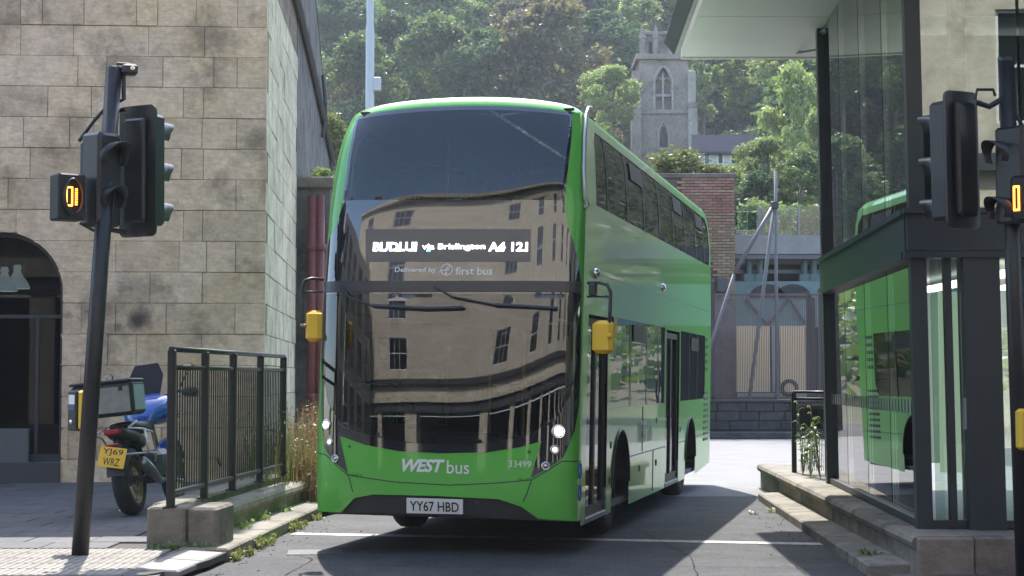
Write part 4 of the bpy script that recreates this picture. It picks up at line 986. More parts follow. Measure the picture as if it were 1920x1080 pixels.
# right traffic light
DR_ = 12.6
base = W(1922, 1150, DR_); base.z = .07; tr = thing('traffic_light', 'black traffic light seen from behind at the right edge, amber count display half cut off', 'traffic light', base)
def RP_(px, py, d=0): return W(px, py, DR_+d)-tr.location
top = RP_(1886, 108); q = MB(); q.tube([Vector((0, 0, 0)), top.lerp(Vector((0, 0, 0)), .5), top], .06, 16); part('pole', q, POLEBLACK, tr, True)
q = MB(); q.lathe([(.061, -.03), (.061, 0), (.03, .02), (0, .022)], 14, Matrix.Translation(top)); part('pole_cap', q, SIGNALBLACK, tr, True)
aw2 = Vector((-.50, .87, 0)); c = RP_(1803, 300, .1); Mh = oriented(c, aw2, Vector((-.02, 0, 1)).normalized())
q = MB(); q.prism([(x*.80, y*.86) for x, y in poly], Mh @ Matrix.Translation((0, 0, -.012)), .024); part('backing_board', q, SIGNALBLACK, tr)
q = MB(); rbox(q, Mh, .26, .9, .2, .03, (0, .0, .12)); rbox(q, Mh, .2, .85, .07, .02, (0, 0, -.04)); part('signal_housing', q, SIGNALBLACK, tr)
for py in (228, 310, 392):
    c = Mh @ Vector((0, (300-py)/254, .2)); visor('visor', c, aw2, .1, .22, tr); q = MB(); q.lathe([(.09, 0), (.07, .02), (0, .03)], 16, oriented(c, aw2)); part('lens', q, MATS['dead_lens'], tr, True)
q = MB(); q.tube([RP_(1828, 186), RP_(1832, 168), RP_(1862, 168), RP_(1866, 180)], .012, 6); q.tube([RP_(1832, 192), RP_(1855, 200), RP_(1880, 185)], .022, 8); part('bracket', q, SIGNALBLACK, tr)
c = RP_(1905, 330, -.05); frr = Vector((-.75, -.66, 0)); Mp = oriented(c, frr); q = MB(); rbox(q, Mp, .24, .72, .2, .02); ph = part('pedestrian_signal', q, SIGNALBLACK, tr)
visor('visor', RP_(1875, 290, -.12), Vector((-.9, -.43, 0)), .1, .14, ph); visor('visor', RP_(1880, 395, -.12), Vector((-.9, -.43, 0)), .1, .14, ph)
c = RP_(1922, 372, -.2); Mq = oriented(c, Vector((-.6, -.8, 0))); q = MB(); rbox(q, Mq, .2, .34, .2, .02, (0, 0, -.06)); cbx = part('count_box', q, SIGNALBLACK, tr)
q = MB()
for (x, y, w_, h_) in ((.065, .0, .012, .17), (.03, 0, .012, .17), (.047, .085, .045, .014), (.047, -.085, .045, .014)): rbox(q, Mq, w_, h_, .008, 0, (-x, y, .046))
part('count_display', q, AMBER, cbx)
q = MB(); c = RP_(1920, 805, -.1); q.box(c.x, c.y, c.z, .1, .12, .30, 0, .02); part('push_button_box', q, YELLOW, tr)
q = MB(); q.tube([RP_(1893, 200), RP_(1905, 215), RP_(1925, 250)], .014, 6); part('cable_conduit', q, SIGNALBLACK, tr)

# ================================================================== MOTORCYCLE
mk = G(250, 966, .1); HD = R(5)
mc = thing('motorcycle', 'blue and white adventure motorcycle with metal top case, parked behind the traffic light pole', 'motorcycle', mk, (0, R(-8), -HD))
mc.scale = (1.1, 1.1, 1.1)
MBLUE = mat('motorcycle_blue', (.02, .10, .42), .25, coat=1.); 
def wheel(y, r, w, nm):
    t = link('wheel', MB().tube([(-.05, 0, 0), (.05, 0, 0)], .05, 10).mesh('hub', DARKGREY), mc, (0, y, r))
    My = Matrix.Rotation(math.pi/2, 4, 'Y')
    q = MB(); q.lathe([(r-.11, -w*.42), (r-.07, -w*.5), (r-.02, -w*.38), (r, -w*.12), (r, w*.12), (r-.02, w*.38), (r-.07, w*.5), (r-.11, w*.42), (r-.11, -w*.42)], 36, My); part('tyre', q, RUBBER, t, True)
    q = MB(); q.lathe([(r-.105, -w*.4), (r-.125, -w*.36), (r-.13, 0), (r-.125, w*.36), (r-.105, w*.4)], 36, My); part('rim', q, mat('gold_rim', (.30, .24, .12), .35, metal=.7), t, True)
    q = MB()
    for k in range(10): a = k*math.pi/5; q.tube([(.03 if k % 2 else -.03, .04*math.cos(a), .04*math.sin(a)), (0, (r-.12)*math.cos(a+.15), (r-.12)*math.sin(a+.15))], .009, 5)
    part('spokes', q, MATS['gold_rim'], t)
    q = MB(); q.lathe([(.06, .06), (.13, .06), (.13, .066), (.06, .066)], 24, My); part('brake_disc', q, CHROME, t)
wheel(0, .34, .18, 'rear'); wheel(1.52, .345, .12, 'front')
q = MB(); q.tube([(-.12, 0, .34), (-.13, .25, .38), (-.1, .55, .42)], .04, 8); q.tube([(.12, .0, .34), (.11, .5, .42)], .025, 6); part('swingarm', q, DARKGREY, mc, True)
q = MB(); q.b2(-.2, .2, .5, .98, .28, .62, .06); q.tube([(-.28, .8, .45), (.28, .8, .45)], .09, 12); part('engine', q, mat('engine_grey', (.10, .10, .105), .4, metal=.5, var=.3, scale=20), mc)
q = MB(); q.tube([(.15, .75, .3), (.19, .4, .3), (.2, .1, .42), (.2, -.12, .52)], [.03, .035, .06, .055], 12); part('exhaust', q, mat('exhaust_metal', (.25, .25, .26), .35, metal=.8), mc, True)
q = MB()
def loft(q, secs, n=16):                           # (y, z, halfwidth, halfheight)
    vs = []
    for y, z, a, b in secs:
        for j in range(n): t = 2*math.pi*j/n; vs.append((a*math.copysign(abs(math.cos(t))**.7, math.cos(t)), y, z+b*math.copysign(abs(math.sin(t))**.7, math.sin(t))))
    fs = [(i*n+j, i*n+(j+1) % n, (i+1)*n+(j+1) % n, (i+1)*n+j) for i in range(len(secs)-1) for j in range(n)]
    q.add(vs, fs+[tuple(reversed(range(n))), tuple(range((len(secs)-1)*n, len(secs)*n))]); return q
loft(q, [(.62, .92, .1, .06), (.72, 1.0, .2, .13), (.95, 1.04, .25, .17), (1.15, 1.03, .23, .16), (1.35, .98, .12, .1), (1.5, .92, .05, .04)]); part('fuel_tank', q, MBLUE, mc, True)
q = MB(); loft(q, [(-.1, .9, .1, .03), (.1, .88, .15, .06), (.4, .86, .14, .07), (.68, .88, .11, .06)]); part('seat', q, BLACKPL, mc, True)
q = MB(); loft(q, [(-.32, .84, .07, .03), (-.2, .83, .1, .06), (.1, .78, .13, .07), (.4, .72, .1, .07)]); part('tail', q, BLACKPL, mc, True)
q = MB(); q.box(0, -.33, .845, .17, .05, .06, 0, .015); part('tail_light', q, REDLENS, mc)
q = MB(); q.tube([(0, -.2, .78), (0, -.34, .68), (0, -.40, .58)], .03, 6); q.b2(-.09, .09, -.38, -.36, .66, .72); part('plate_holder', q, BLACKPL, mc)
q = MB(); q.box(0, -.385, .72, .13, .03, .025, 0, .005); part('reflector', q, REDLENS, mc)
Mt = Matrix.Translation((0, -.43, .60)) @ Matrix.Rotation(R(-14), 4, 'X') @ Matrix.Rotation(R(14), 4, 'Y')
q = MB(); q.box(0, 0, 0, .27, .006, .20, 0, .0, Mt); npl = part('number_plate', q, mat('plate_yellow', (.85, .50, .03), .45), mc)
for txt, dz, w_ in (('YJ69', .048, .21), ('WRZ', -.045, .17)):
    V, F = textfit(txt, w_, .074, bold=.006); q = MB(); q.add([Mt @ Vector((x, -.005, y+dz)) for x, y in V], F); part('plate_text', q, MATS['plate_ink'], npl)
q = MB(); q.tube([(0, -.3, .72), (0, -.35, .45)], .02, 6)
q = MB(); vs = []
q.lathe([(.40, -.09), (.42, 0), (.40, .09)], 14, Matrix.Translation((0, 0, .34)) @ Matrix.Rotation(math.pi/2, 4, 'Y'), R(120), R(260)); part('rear_mudguard', q, BLACKPL, mc, True)
# luggage rack
q = MB()
for s_ in (-1, 1):
    q.tube([(s_*.14, -.25, .87), (s_*.25, -.15, .84), (s_*.26, .12, .80), (s_*.22, .3, .58), (s_*.2, .3, .5)], .011, 6); q.tube([(s_*.26, -.12, .83), (s_*.27, -.1, .6), (s_*.24, .3, .58)], .011, 6); q.tube([(s_*.14, -.25, .87), (s_*.12, .1, .93)], .011, 6)
q.tube([(-.26, -.1, .6), (-.05, -.22, .62), (.26, -.1, .6)], .01, 6); part('luggage_rack', q, mat('rack_silver', (.6, .6, .6), .35, metal=.4), mc, True)
# top case
Mc = Matrix.Translation((-.06, -.13, 1.17)) @ Matrix.Rotation(R(2), 4, 'Y')
q = MB(); q.box(0, 0, 0, .62, .42, .34, 0, .03, Mc); tc = part('top_case', q, BLACKPL, mc)
q = MB(); q.box(.05, -.214, -.01, .46, .006, .25, 0, 0, Mc); part('case_panel', q, ALU, tc)
q = MB(); q.box(.314, 0, -.01, .006, .33, .25, 0, 0, Mc); part('case_panel', q, mat('case_side', (.30, .38, .42), .4, metal=.4), tc)
q = MB(); q.box(0, 0, .175, .64, .44, .03, 0, .012, Mc); part('case_lid', q, BLACKPL, tc)
for x in (-.2, .2): q = MB(); q.box(x, -.226, .1, .04, .02, .06, 0, .006, Mc); part('latch', q, BLACKPL, tc)
# tank graphic panels
q = MB(); q.add([(.262, .72, .98), (.262, 1.2, .98), (.24, 1.25, .9), (.255, .8, .86)], [(0, 1, 2, 3)]); q.add([(.262, .72, .98), (.262, 1.2, .98), (.24, 1.25, .9), (.255, .8, .86)], []); part('tank_panel', q, WHITEP, mc)
q = MB()
for z in (.955, .925): q.add([(.266, .86, z), (.266, 1.18, z+.01), (.264, 1.18, z-.006), (.266, .86, z-.014)], [(0, 1, 2, 3)])
q.add([(.267, .98, .99), (.267, 1.02, .99), (.265, .97, .88), (.265, .93, .88)], [(0, 1, 2, 3)]); part('tank_stripe', q, mat('stripe_red', (.45, .02, .05), .4), mc)
q = MB(); loft(q, [(1.2, 1.0, .17, .1), (1.45, 1.08, .15, .12), (1.6, 1.05, .1, .1)]); part('front_fairing', q, MBLUE, mc, True)
Ms = Matrix.Translation((-.08, 1.25, 1.36)) @ Matrix.Rotation(R(-28), 4, 'X')
q = MB(); q.prism([(-.16, -.2), (.16, -.2), (.19, .05), (.13, .2), (-.13, .2), (-.19, .05)], Ms @ Matrix.Rotation(math.pi/2, 4, 'X'), .01); part('windshield', q, mat('smoked_screen', (.02, .014, .016), .5, spec=.2), mc)
q = MB(); q.tube([(-.44, 1.08, 1.16), (-.3, 1.12, 1.2), (-.1, 1.2, 1.17), (.1, 1.2, 1.17), (.3, 1.12, 1.2), (.44, 1.08, 1.16)], .014, 8); part('handlebar', q, BLACKPL, mc, True)
for s_ in (-1, 1):
    q = MB(); loft(q, [(1.05, 1.17, .02, .03), (1.14, 1.18, .03, .05), (1.24, 1.17, .02, .05)]); o = part('handguard', q, BLACKPL, mc, True); o.location = (s_*.42, .0, 0); o.scale = (3, 1, 1)
    q = MB(); q.tube([(s_*.3, 1.12, 1.2), (s_*.36, 1.1, 1.3), (s_*.42, 1.08, 1.38)], .008, 6); mi = part('mirror', q, BLACKPL, mc)
    q = MB(); q.lathe([(.01, -.02), (.06, -.01), (.065, .005), (.05, .02), (0, .03)], 16, Matrix.Translation((s_*.44, 1.08, 1.44)) @ Matrix.Rotation(-math.pi/2, 4, 'X') @ Matrix.Diagonal((1, .72, -1, 1))); part('mirror_shell', q, BLACKPL, mi, True)
    q = MB(); q.lathe([(.056, 0), (0, .0)], 16, Matrix.Translation((s_*.44, 1.052, 1.44)) @ Matrix.Rotation(-math.pi/2, 4, 'X') @ Matrix.Diagonal((1, .72, 1, 1))); part('mirror_glass', q, mat('mirror_face', (.75, .72, .66), .15, metal=.8), mi)
    q = MB(); q.tube([(s_*.1, 1.52, .34), (s_*.1, 1.25, 1.05)], .028, 8); part('fork_leg', q, MATS['gold_rim'], mc, True)
q = MB(); q.lathe([(.38, -.06), (.395, 0), (.38, .06)], 12, Matrix.Translation((0, 1.52, .345)) @ Matrix.Rotation(math.pi/2, 4, 'Y'), R(110), R(250)); part('front_mudguard', q, MBLUE, mc, True)
for P_ in ([(.1, .5, .35), (.24, .48, .28), (.34, .46, .26)], [(.22, .7, .3), (.36, .7, .26)], [(-.15, .6, .3), (-.34, .52, -.02)]): q = MB(); q.tube(P_, .014, 6); part('side_stand' if P_[0][0] < 0 else 'foot_peg', q, CHROME, mc)
q = MB(); q.box(.3, .62, .2, .03, .2, .05, 0, .01, Matrix.Translation((.3, .62, .2)) @ Matrix.Rotation(-.5, 4, 'X')); q.v = [(x-.0, y, z) for x, y, z in q.v]; part('pannier_bracket', q, mat('copper', (.4, .2, .12), .4, metal=.5), mc)

# ================================================================== FAR SIDE: wall, fence, brick building, deck
fw = thing('boundary_wall', 'low dark stone wall at the end of the forecourt, under the steel fence', 'wall')
WX0, WX1 = 2.5, 9.6
dm = stone('dark_wall', (.10, .10, .11), (.065, .065, .075), (.02, .02, .02), .5, .2, .6)
q = MB(); q.b2(WX0, WX1, 46.06, 46.6, 0, .95); part('wall_core', q, dm, fw)
random.seed(5)
for k in range(3):
    x = WX0+.0
    while x < WX1:
        L = random.uniform(.45, .8); q = MB(); q.box(x+L/2, 46.03, .2+.125+k*.25, L-.02, .09+random.uniform(0, .03), .235, 0, .015); part('stone', q, dm, fw); x += L
q = MB(); q.b2(WX0, WX1, 45.2, 46.0, 0, .17, .02); part('wall_step', q, dm, fw)
q = MB(); q.b2(WX0, WX1, 45.9, 46.65, .95, 1.03, .015); part('wall_coping', q, DARKGREY, fw)
fe = thing('steel_fence', 'tall fence of fine vertical grey slats standing on the dark wall', 'fence')
FENM = mat('fence_grey', (.16, .125, .115), .6)
q = MB(); x = 3.6
FZ0, FZ1 = 1.03, W(1400, 551, 46.3).z
while x < 8.6: q.b2(x, x+.015, 46.25, 46.28, FZ0+.03, FZ1); x += .047
part('slats', q, FENM, fe, kind='stuff')
for z in (FZ0+.03, FZ1-.02): q = MB(); q.b2(3.6, 8.6, 46.31, 46.37, z-.03, z+.03); part('rail', q, FENM, fe)
for px in (1337, 1516, 1540): p = W(px, 600, 46.3); q = MB(); q.b2(p.x-.05, p.x+.05, 46.31, 46.41, FZ0, FZ1+.05); part('post', q, mat('post_grey', (.07, .07, .08), .6), fe)
p0 = W(1515, 600, 46.35); p1 = W(1530, 600, 46.35); q = MB(); q.b2(p0.x, p1.x, 46.42, 46.5, FZ0, FZ1-.1); part('gate_panel', q, mat('post_grey2', (.09, .085, .09), .6), fe)

bb = thing('brick_building', 'buff and red brick pier building behind the back of the bus', 'building')
BY_ = 50.; bz0 = W(1300, 552, BY_).z-.3; bz1 = W(1300, 334, BY_).z; bx0, bx1 = W(1262, 500, BY_).x, W(1378, 500, BY_).x
q = MB(); q.b2(bx0-3, bx1-.01, BY_+.03, BY_+4, 0, bz1-.01); part('wall', q, stone('brick_mortar', (.22, .19, .15), (.17, .14, .12), (.07, .06, .05), .4, 0, .5), bb)
q = MB(); q.b2(bx0-3, bx1+.06, BY_-.06, BY_+4.1, bz1, bz1+.14, .02); part('wall_cap', q, MATS['brick_mortar'], bb)
BH = .0855; bw = .262; bq = MB(); bq.box(0, 0, 0, bw-.014, .10, BH-.016, 0, .004); bmeY = bq.mesh('brick', BRICKM); bmeR = bq.mesh('red_brick_unit', BRICKR)
hb = MB(); hb.box(0, 0, 0, bw/2-.014, .10, BH-.016, 0, .004); hmeY = hb.mesh('half_brick', BRICKM); hmeR = hb.mesh('half_brick_red', BRICKR)
nrow = int((bz1-bz0)/BH); cnt = 0
for r_ in range(nrow):
    z = bz1-BH*(r_+.5); red = r_ < 11 or (r_ < 16 and random.random() < .4); x = bx1
    xl = max(bx0, W(1283+max(0, r_-4)*2.2, 400, BY_).x)
    if r_ % 2: link('brick', hmeR if red else hmeY, bb, (x-bw/4, BY_+random.uniform(-.004, .006), z)); x -= bw/2; cnt += 1
    while x > xl and cnt < 298:
        link('brick', bmeR if (red and random.random() < .9) else bmeY, bb, (x-bw/2, BY_+random.uniform(-.006, .006), z)); x -= bw; cnt += 1
q = MB(); p = W(1352, 535, BY_-.15); q.box(p.x, p.y, p.z, .35, .2, .45, .3, .04); part('wall_lamp', q, DARKGREY, bb)
# climbing bushes on it come later
dk = thing('raised_deck', 'concrete deck on green steel columns with a glass balustrade, behind the fence', 'deck')
DY = 52.; PZ = lambda py, y=DY: W(1450, py, y).z; PX = lambda px, y=DY: W(px, 500, y).x
q = MB(); q.b2(PX(1379), PX(1379)+9, DY, DY+9, PZ(476), PZ(441)); part('deck_slab', q, CONC, dk)
q = MB(); q.b2(PX(1379), PX(1379)+9, DY+.05, DY+.4, PZ(485), PZ(477)); q.b2(PX(1379), PX(1379)+9, DY+.7, DY+.9, PZ(510), PZ(503)); part('beam', q, mat('beam_grey', (.16, .16, .17), .6), dk)
TEAL = mat('teal_steel', (.10, .17, .17), .5, var=.2)
for px in (1408, 1429, 1513, 1531):
    q = MB(); x = PX(px); q.tube([(x, DY+.5, PZ(522)), (x, DY+.5, PZ(477))], .10, 12); q.b2(x-.16, x+.16, DY+.34, DY+.66, PZ(527), PZ(512)); part('steel_column', q, TEAL, dk)
q = MB(); q.b2(PX(1379), PX(1379)+9, DY+5, DY+5.2, 0, PZ(476)); part('rear_wall', q, mat('undercroft', (.03, .035, .04), .9), dk)
q = MB(); q.b2(PX(1379), PX(1379)+9, DY+.15, DY+.9, PZ(612), PZ(527)); part('teal_panel', q, mat('teal_paint', (.16, .25, .26), .6, var=.2, scale=1.5), dk)
for px in (1440, 1488):
    q = MB(); M4 = Matrix.Translation((PX(px), DY+.15, PZ(558))) @ Matrix.Rotation(math.pi/2, 4, 'X'); q.prism([(.55*math.cos(k*math.pi/10), .42*math.sin(k*math.pi/10)) for k in range(11)], M4, .05); part('arched_opening', q, BLACKPL, dk)
q = MB(); q.tube([(PX(1400), DY+.05, PZ(560)), (PX(1440), DY+.05, PZ(610)), (PX(1480), DY+.05, PZ(560)), (PX(1510), DY+.05, PZ(606))], .06, 4); part('brace', q, FENM, dk)
for px0, px1 in ((1381, 1424), (1427, 1449), (1451, 1497), (1501, 1560), (1563, 1640)):
    q = MB(); q.b2(PX(px0), PX(px1), DY+.1, DY+.115, PZ(440), PZ(386)); part('balustrade_pane', q, G_BAL, dk)
for px in (1425, 1499, 1561): q = MB(); q.b2(PX(px)-.03, PX(px)+.03, DY+.03, DY+.09, PZ(448), PZ(388)); part('balustrade_post', q, ALU, dk)
bx = thing('plywood_hoarding', 'pale plywood boards seen through the slatted fence', 'hoarding')
for px0, px1 in ((1380, 1443), (1447, 1458), (1461, 1509)):
    q = MB(); q.b2(PX(px0, 49), PX(px1, 49), 49, 49.08, PZ(735, 49), PZ(611, 49)); part('board', q, WOOD if px1-px0 > 20 else CONC, bx)
q = MB(); q.b2(PX(1380, 49), PX(1509, 49), 48.9, 48.98, PZ(751, 49), PZ(737, 49)); part('base_rail', q, CONC, bx)
q = MB(); q.b2(PX(1335, 49.5), PX(1379, 49.5), 49.5, 49.6, 0, PZ(560, 49.5)); part('screen_wall', q, stone('mauve_wall', (.20, .17, .165), (.15, .13, .13), (.06, .05, .05), .5, 0, .5), bx)
t = W(1480, 730, 48.6); q = MB(); q.lathe([(.16, -.1), (.25, -.1), (.27, 0), (.25, .1), (.16, .1)], 20, Matrix.Translation((t.x, 48.6, 1.3)) @ Matrix.Rotation(math.pi/2, 4, 'X')); tag(part('spare_tyre', q, RUBBER, None, True), 'dark round tyre standing behind the fence, against the plywood', 'tyre')
# tripod poles
tp = thing('pole_tripod', 'tall grey scaffold pole with two slanting props in front of the fence', 'poles')
TY = 45.0; PT = lambda px, py: W(px, py, TY)
for a, b, r_ in (((1454, 320), (1457, 748), .045), ((1452, 384), (1377, 512), .06), ((1452, 384), (1405, 748), .05)):
    q = MB(); q.tube([PT(*a), PT(*b)], r_, 10); part('pole', q, PROP, tp, True)
q = MB(); q.b2(PT(1451, 384).x-.08, PT(1455, 384).x+.06, TY-.09, TY+.09, PT(0, 392).z, PT(0, 378).z, .02); part('clamp', q, DARKGREY, tp)
q = MB(); q.tube([PT(1377, 512), PT(1335, 640), PT(1300, 745)], .04, 8); part('pole', q, PROP, tp, True)
# lamp column
lp = thing('lamp_column', 'pale grey lighting column rising behind the left top of the bus', 'lamp post', (W(692, 500, 60).x, 60, 0))
z1 = W(692, 60, 60).z; q = MB(); q.lathe([(.2, 0), (.2, 1.5), (.16, 1.6), (.155, z1), (.13, z1+.3), (.125, z1+5)], 16); part('column', q, PALEPOLE, lp, True)
q = MB(); q.box(.25, 0, W(700, 158, 60).z, .3, .2, .5, 0, .03); part('junction_box', q, PALEPOLE, lp)

# ================================================================== CHURCH TOWER, HOUSES
CY = 150.; cp = 1/21.33
CT = stone('church_stone', (.40, .34, .29), (.31, .27, .235), (.07, .065, .065), .5, .0, .4, True, .5)
CTL = stone('church_stone_pale', (.52, .48, .42), (.43, .40, .35), (.16, .14, .13), .4, .0, .3, True, .5)
ct = thing('church_tower', 'grey stone church tower with a pointed louvred belfry window, on the hillside', 'church', (0, 0, 0))
zX = lambda py, y=CY: W(1245, py, y).z; xX = lambda px, y=CY: W(px, 200, y).x
DP = (1302-1190)*cp*.95
L0, R0 = xX(1199), xX(1291)
def cbx_(nm, px0, px1, py0, py1, y0=0., dep=None, m=CT, ch=0.03): q = MB(); q.b2(xX(px0), xX(px1), CY+y0, CY+y0+(dep or DP), zX(py1), zX(py0), ch); return part(nm, q, m, ct)
q = MB()
cx_, cw = xX(1244), (1262-1227)/2*cp
arch = [(cx_-cw, zX(206))]+[(cx_-cw, zX(150))]+[(cx_-cw+2*cw*k/16, zX(150)+(zX(125)-zX(150))*(1-abs(1-k/8)**1.7)) for k in range(1, 16)]+[(cx_+cw, zX(150)), (cx_+cw, zX(206))]
slab2d(q, [(L0, zX(330)), (L0, zX(112)), (R0, zX(112)), (R0, zX(330))], [arch], 50, lambda u, v, d: Vector((u, CY+d, v)), 0, .9); part('tower_wall', q, CT, ct)
q = MB(); q.b2(L0, R0, CY+.92, CY+DP, 5, zX(112)); part('tower_body', q, CT, ct)
q = MB(); q.b2(L0, R0, CY+.0, CY+.9, 5, zX(330)-.01); part('tower_base', q, CT, ct)
# window surround, mullion, louvres
q = MB()
for k in range(len(arch)-1): q.tube([(arch[k][0], CY-.05, arch[k][1]), (arch[k+1][0], CY-.05, arch[k+1][1])], .13, 6)
part('window_surround', q, CTL, ct)
q = MB(); q.b2(cx_-.09, cx_+.09, CY+.35, CY+.6, zX(206), zX(135)); q.b2(cx_-cw, cx_+cw, CY+.33, CY+.6, zX(180), zX(175)); q.tube([(cx_-.8, CY+.45, zX(152)), (cx_-.4, CY+.45, zX(143)), (cx_, CY+.45, zX(150)), (cx_+.4, CY+.45, zX(143)), (cx_+.8, CY+.45, zX(152))], .09, 6); part('mullion', q, CTL, ct)
LOU = mat('louvre_grey', (.16, .17, .18), .7)
for py in list(range(153, 176, 6))+list(range(184, 206, 5)):
    for s_ in (-1, 1): q = MB(); q.box(cx_+s_*.42, CY+.75, zX(py), .68, .5, .05, 0, 0, Matrix.Translation((cx_+s_*.40, CY+.7, zX(py))) @ Matrix.Rotation(.7, 4, 'X')); q.v = [(v[0], v[1], v[2]) for v in q.v]; part('louvre', q, LOU, ct)
cbx_('string_course', 1196, 1294, 206, 214, -.18, DP+.3, CT); cbx_('cornice', 1192, 1297, 102, 112, -.35, DP+.6, CT)
cbx_('string_course', 1197, 1293, 283, 291, -.14, DP+.3, CT)
for s_, (a, b) in ((0, (1184, 1201)), (1, (1289, 1306))):
    cbx_('buttress', a+(2 if s_ == 0 else 0), b-(2 if s_ else 0), 135, 200, -.5, 1.6, CTL if s_ else CT); cbx_('buttress', a, b, 205, 330, -.8, 2.0, CTL if s_ else CT); cbx_('buttress_cap', a-1, b+1, 194, 205, -.85, 2.1, CT)  # right buttress takes the paler stone: sunlight put into its colour
# niche with figure-like finial
q = MB()
for k in range(9): 
    a = math.pi*k/8
q.tube([(cx_-.45, CY-.08, zX(278)), (cx_-.45, CY-.08, zX(245)), (cx_, CY-.1, zX(228)), (cx_+.45, CY-.08, zX(245)), (cx_+.45, CY-.08, zX(278))], .1, 6); q.b2(cx_-.6, cx_+.6, CY-.3, CY, zX(281), zX(277)); part('niche', q, CTL, ct)
q = MB(); q.lathe([(.34, 0), (.36, .5), (.3, 1.1), (.18, 1.5), (.2, 1.75), (0, 1.95)], 12, Matrix.Translation((cx_, CY-.05, zX(277)))); part('niche_recess', q, mat('niche_dark', (.05, .045, .045), .9), ct, True)
# lantern stage above
cbx_('lantern', 1212, 1282, 62, 102, .9, 3.2, CT)
for px in (1206, 1231, 1258, 1285):
    q = MB(); q.lathe([(.28, 0), (.28, 1.5), (.36, 1.55), (.3, 1.7), (0, 3.0)], 8, Matrix.Translation((xX(px), CY+.6, zX(102)))); part('pinnacle', q, CT, ct)
cbx_('lantern_cap', 1209, 1285, 56, 62, .7, 3.6, CT)
for px, sl_k in ((1222, 0), (1270, 1)): q = MB(); q.b2(xX(px)-.18, xX(px)+.18, CY+.86, CY+.95, zX(98), zX(74)); part('lantern_opening', q, MATS['niche_dark'], ct)

def house(label, x0, x1, y, zb, zw, zr, dep, wallm, roofm, wins, group=None):
    t = thing('house', label, 'house', ((x0+x1)/2, y, zb)); hw = (x1-x0)/2
    q = MB(); q.b2(-hw, hw, 0, dep, -6, zw-zb); part('wall', q, wallm, t)
    q = MB(); e = .4; zz = zw-zb; zt = zr-zb
    q.add([(-hw-e, -e, zz), (hw+e, -e, zz), (hw+e, dep/2, zt), (-hw-e, dep/2, zt), (hw+e, dep+e, zz), (-hw-e, dep+e, zz), (-hw-e, -e, zz-.15), (hw+e, -e, zz-.15), (hw+e, dep+e, zz-.15), (-hw-e, dep+e, zz-.15)],
          [(0, 1, 2, 3), (3, 2, 4, 5), (6, 7, 1, 0), (7, 8, 4, 2, 1), (9, 6, 0, 3, 5), (8, 9, 5, 4), (6, 9, 8, 7)]); part('roof', q, roofm, t)
    for (u, v, w_, h_) in wins:
        q = MB(); q.b2(u-w_/2, u+w_/2, -.05, .06, v-h_/2, v+h_/2); wnd = part('window', q, WHITEP, t)
        q = MB(); q.b2(u-w_/2+.08, u+w_/2-.08, -.07, -.052, v-h_/2+.08, v+h_/2-.08); part('pane', q, mat('dark_pane', (.03, .035, .05), .1), wnd)
    return t
WHT = mat('white_render', (.55, .56, .60), .7, var=.05)
hy = 108.
house('white house with dark slate roof to the right of the church tower', W(1309, 0, hy).x, W(1409, 0, hy).x, hy, W(0+1350, 345, hy).z, W(1350, 286, hy).z, W(1350, 250, hy).z, 1.1, WHT, SLATE, [(-1.2+k*.85, (W(1350, 297, hy).z-W(1350, 345, hy).z), .42, .8) for k in range(4)])
house('small pale lean-to house with grey roof below the birch trees', W(1390, 0, 84).x, W(1440, 0, 84).x, 84, W(1400, 385, 84).z-2, W(1400, 352, 84).z, W(1400, 325, 84).z, 5, mat('grey_render', (.12, .14, .17), .8), SLATE, [(0, 3.0, .8, .8)])
rw = thing('retaining_wall', 'pale grey retaining wall on the slope behind the brick building', 'wall', (0, 0, 0)); q = MB(); q.b2(W(1300, 0, 88).x, W(1390, 0, 88).x, 88, 88.6, 0, W(1350, 318, 88).z); part('wall_face', q, CONC, rw)

# ================================================================== TREES
LDK = leafmat('leaf_dark', (.06, .105, .030), (.12, .185, .05), .5); LMD = leafmat('leaf_mid', (.115, .185, .040), (.22, .29, .075), .5); LLT = leafmat('leaf_light', (.18, .25, .06), (.33, .39, .12), .5)
LBR = leafmat('leaf_olive', (.16, .15, .045), (.29, .25, .09), .5); LYE = leafmat('leaf_yellow', (.12, .15, .03), (.26, .27, .07)); DRY = leafmat('dry_grass', (.16, .09, .035), (.38, .24, .11), .3)
def leafmesh(name, C, size, m, droop=0., rng=RNG, elong=1.):
    """C: Nx3 leaf-clump centres -> small folded leaf faces"""
    N = len(C); s = size*rng.uniform(.55, 1.25, (N, 1)); a = rng.normal(size=(N, 3)); a[:, 2] *= .6
    if droop: a[:, 2] -= droop*2
    a /= np.linalg.norm(a, axis=1)[:, None]; b = np.cross(a, rng.normal(size=(N, 3))); b /= np.linalg.norm(b, axis=1)[:, None]; c_ = np.cross(a, b)
    a = a*s*elong; b = b*s*.55; c_ = c_*s*.18
    V = np.stack([C-a, C+b-c_, C+a, C-b-c_], 1).reshape(-1, 3); F = np.arange(N*4).reshape(N, 4)
    T = np.stack([F[:, [0, 1, 2]], F[:, [0, 2, 3]]], 1).reshape(-1, 3)
    me = bpy.data.meshes.new(name); me.vertices.add(len(V)); me.vertices.foreach_set('co', V.ravel()); me.loops.add(T.size); me.loops.foreach_set('vertex_index', T.ravel().astype(np.int32))
    me.polygons.add(len(T)); me.polygons.foreach_set('loop_start', np.arange(0, T.size, 3, dtype=np.int32)); me.polygons.foreach_set('loop_total', np.full(len(T), 3, dtype=np.int32))
    me.materials.append(m); me.update(calc_edges=True); return me
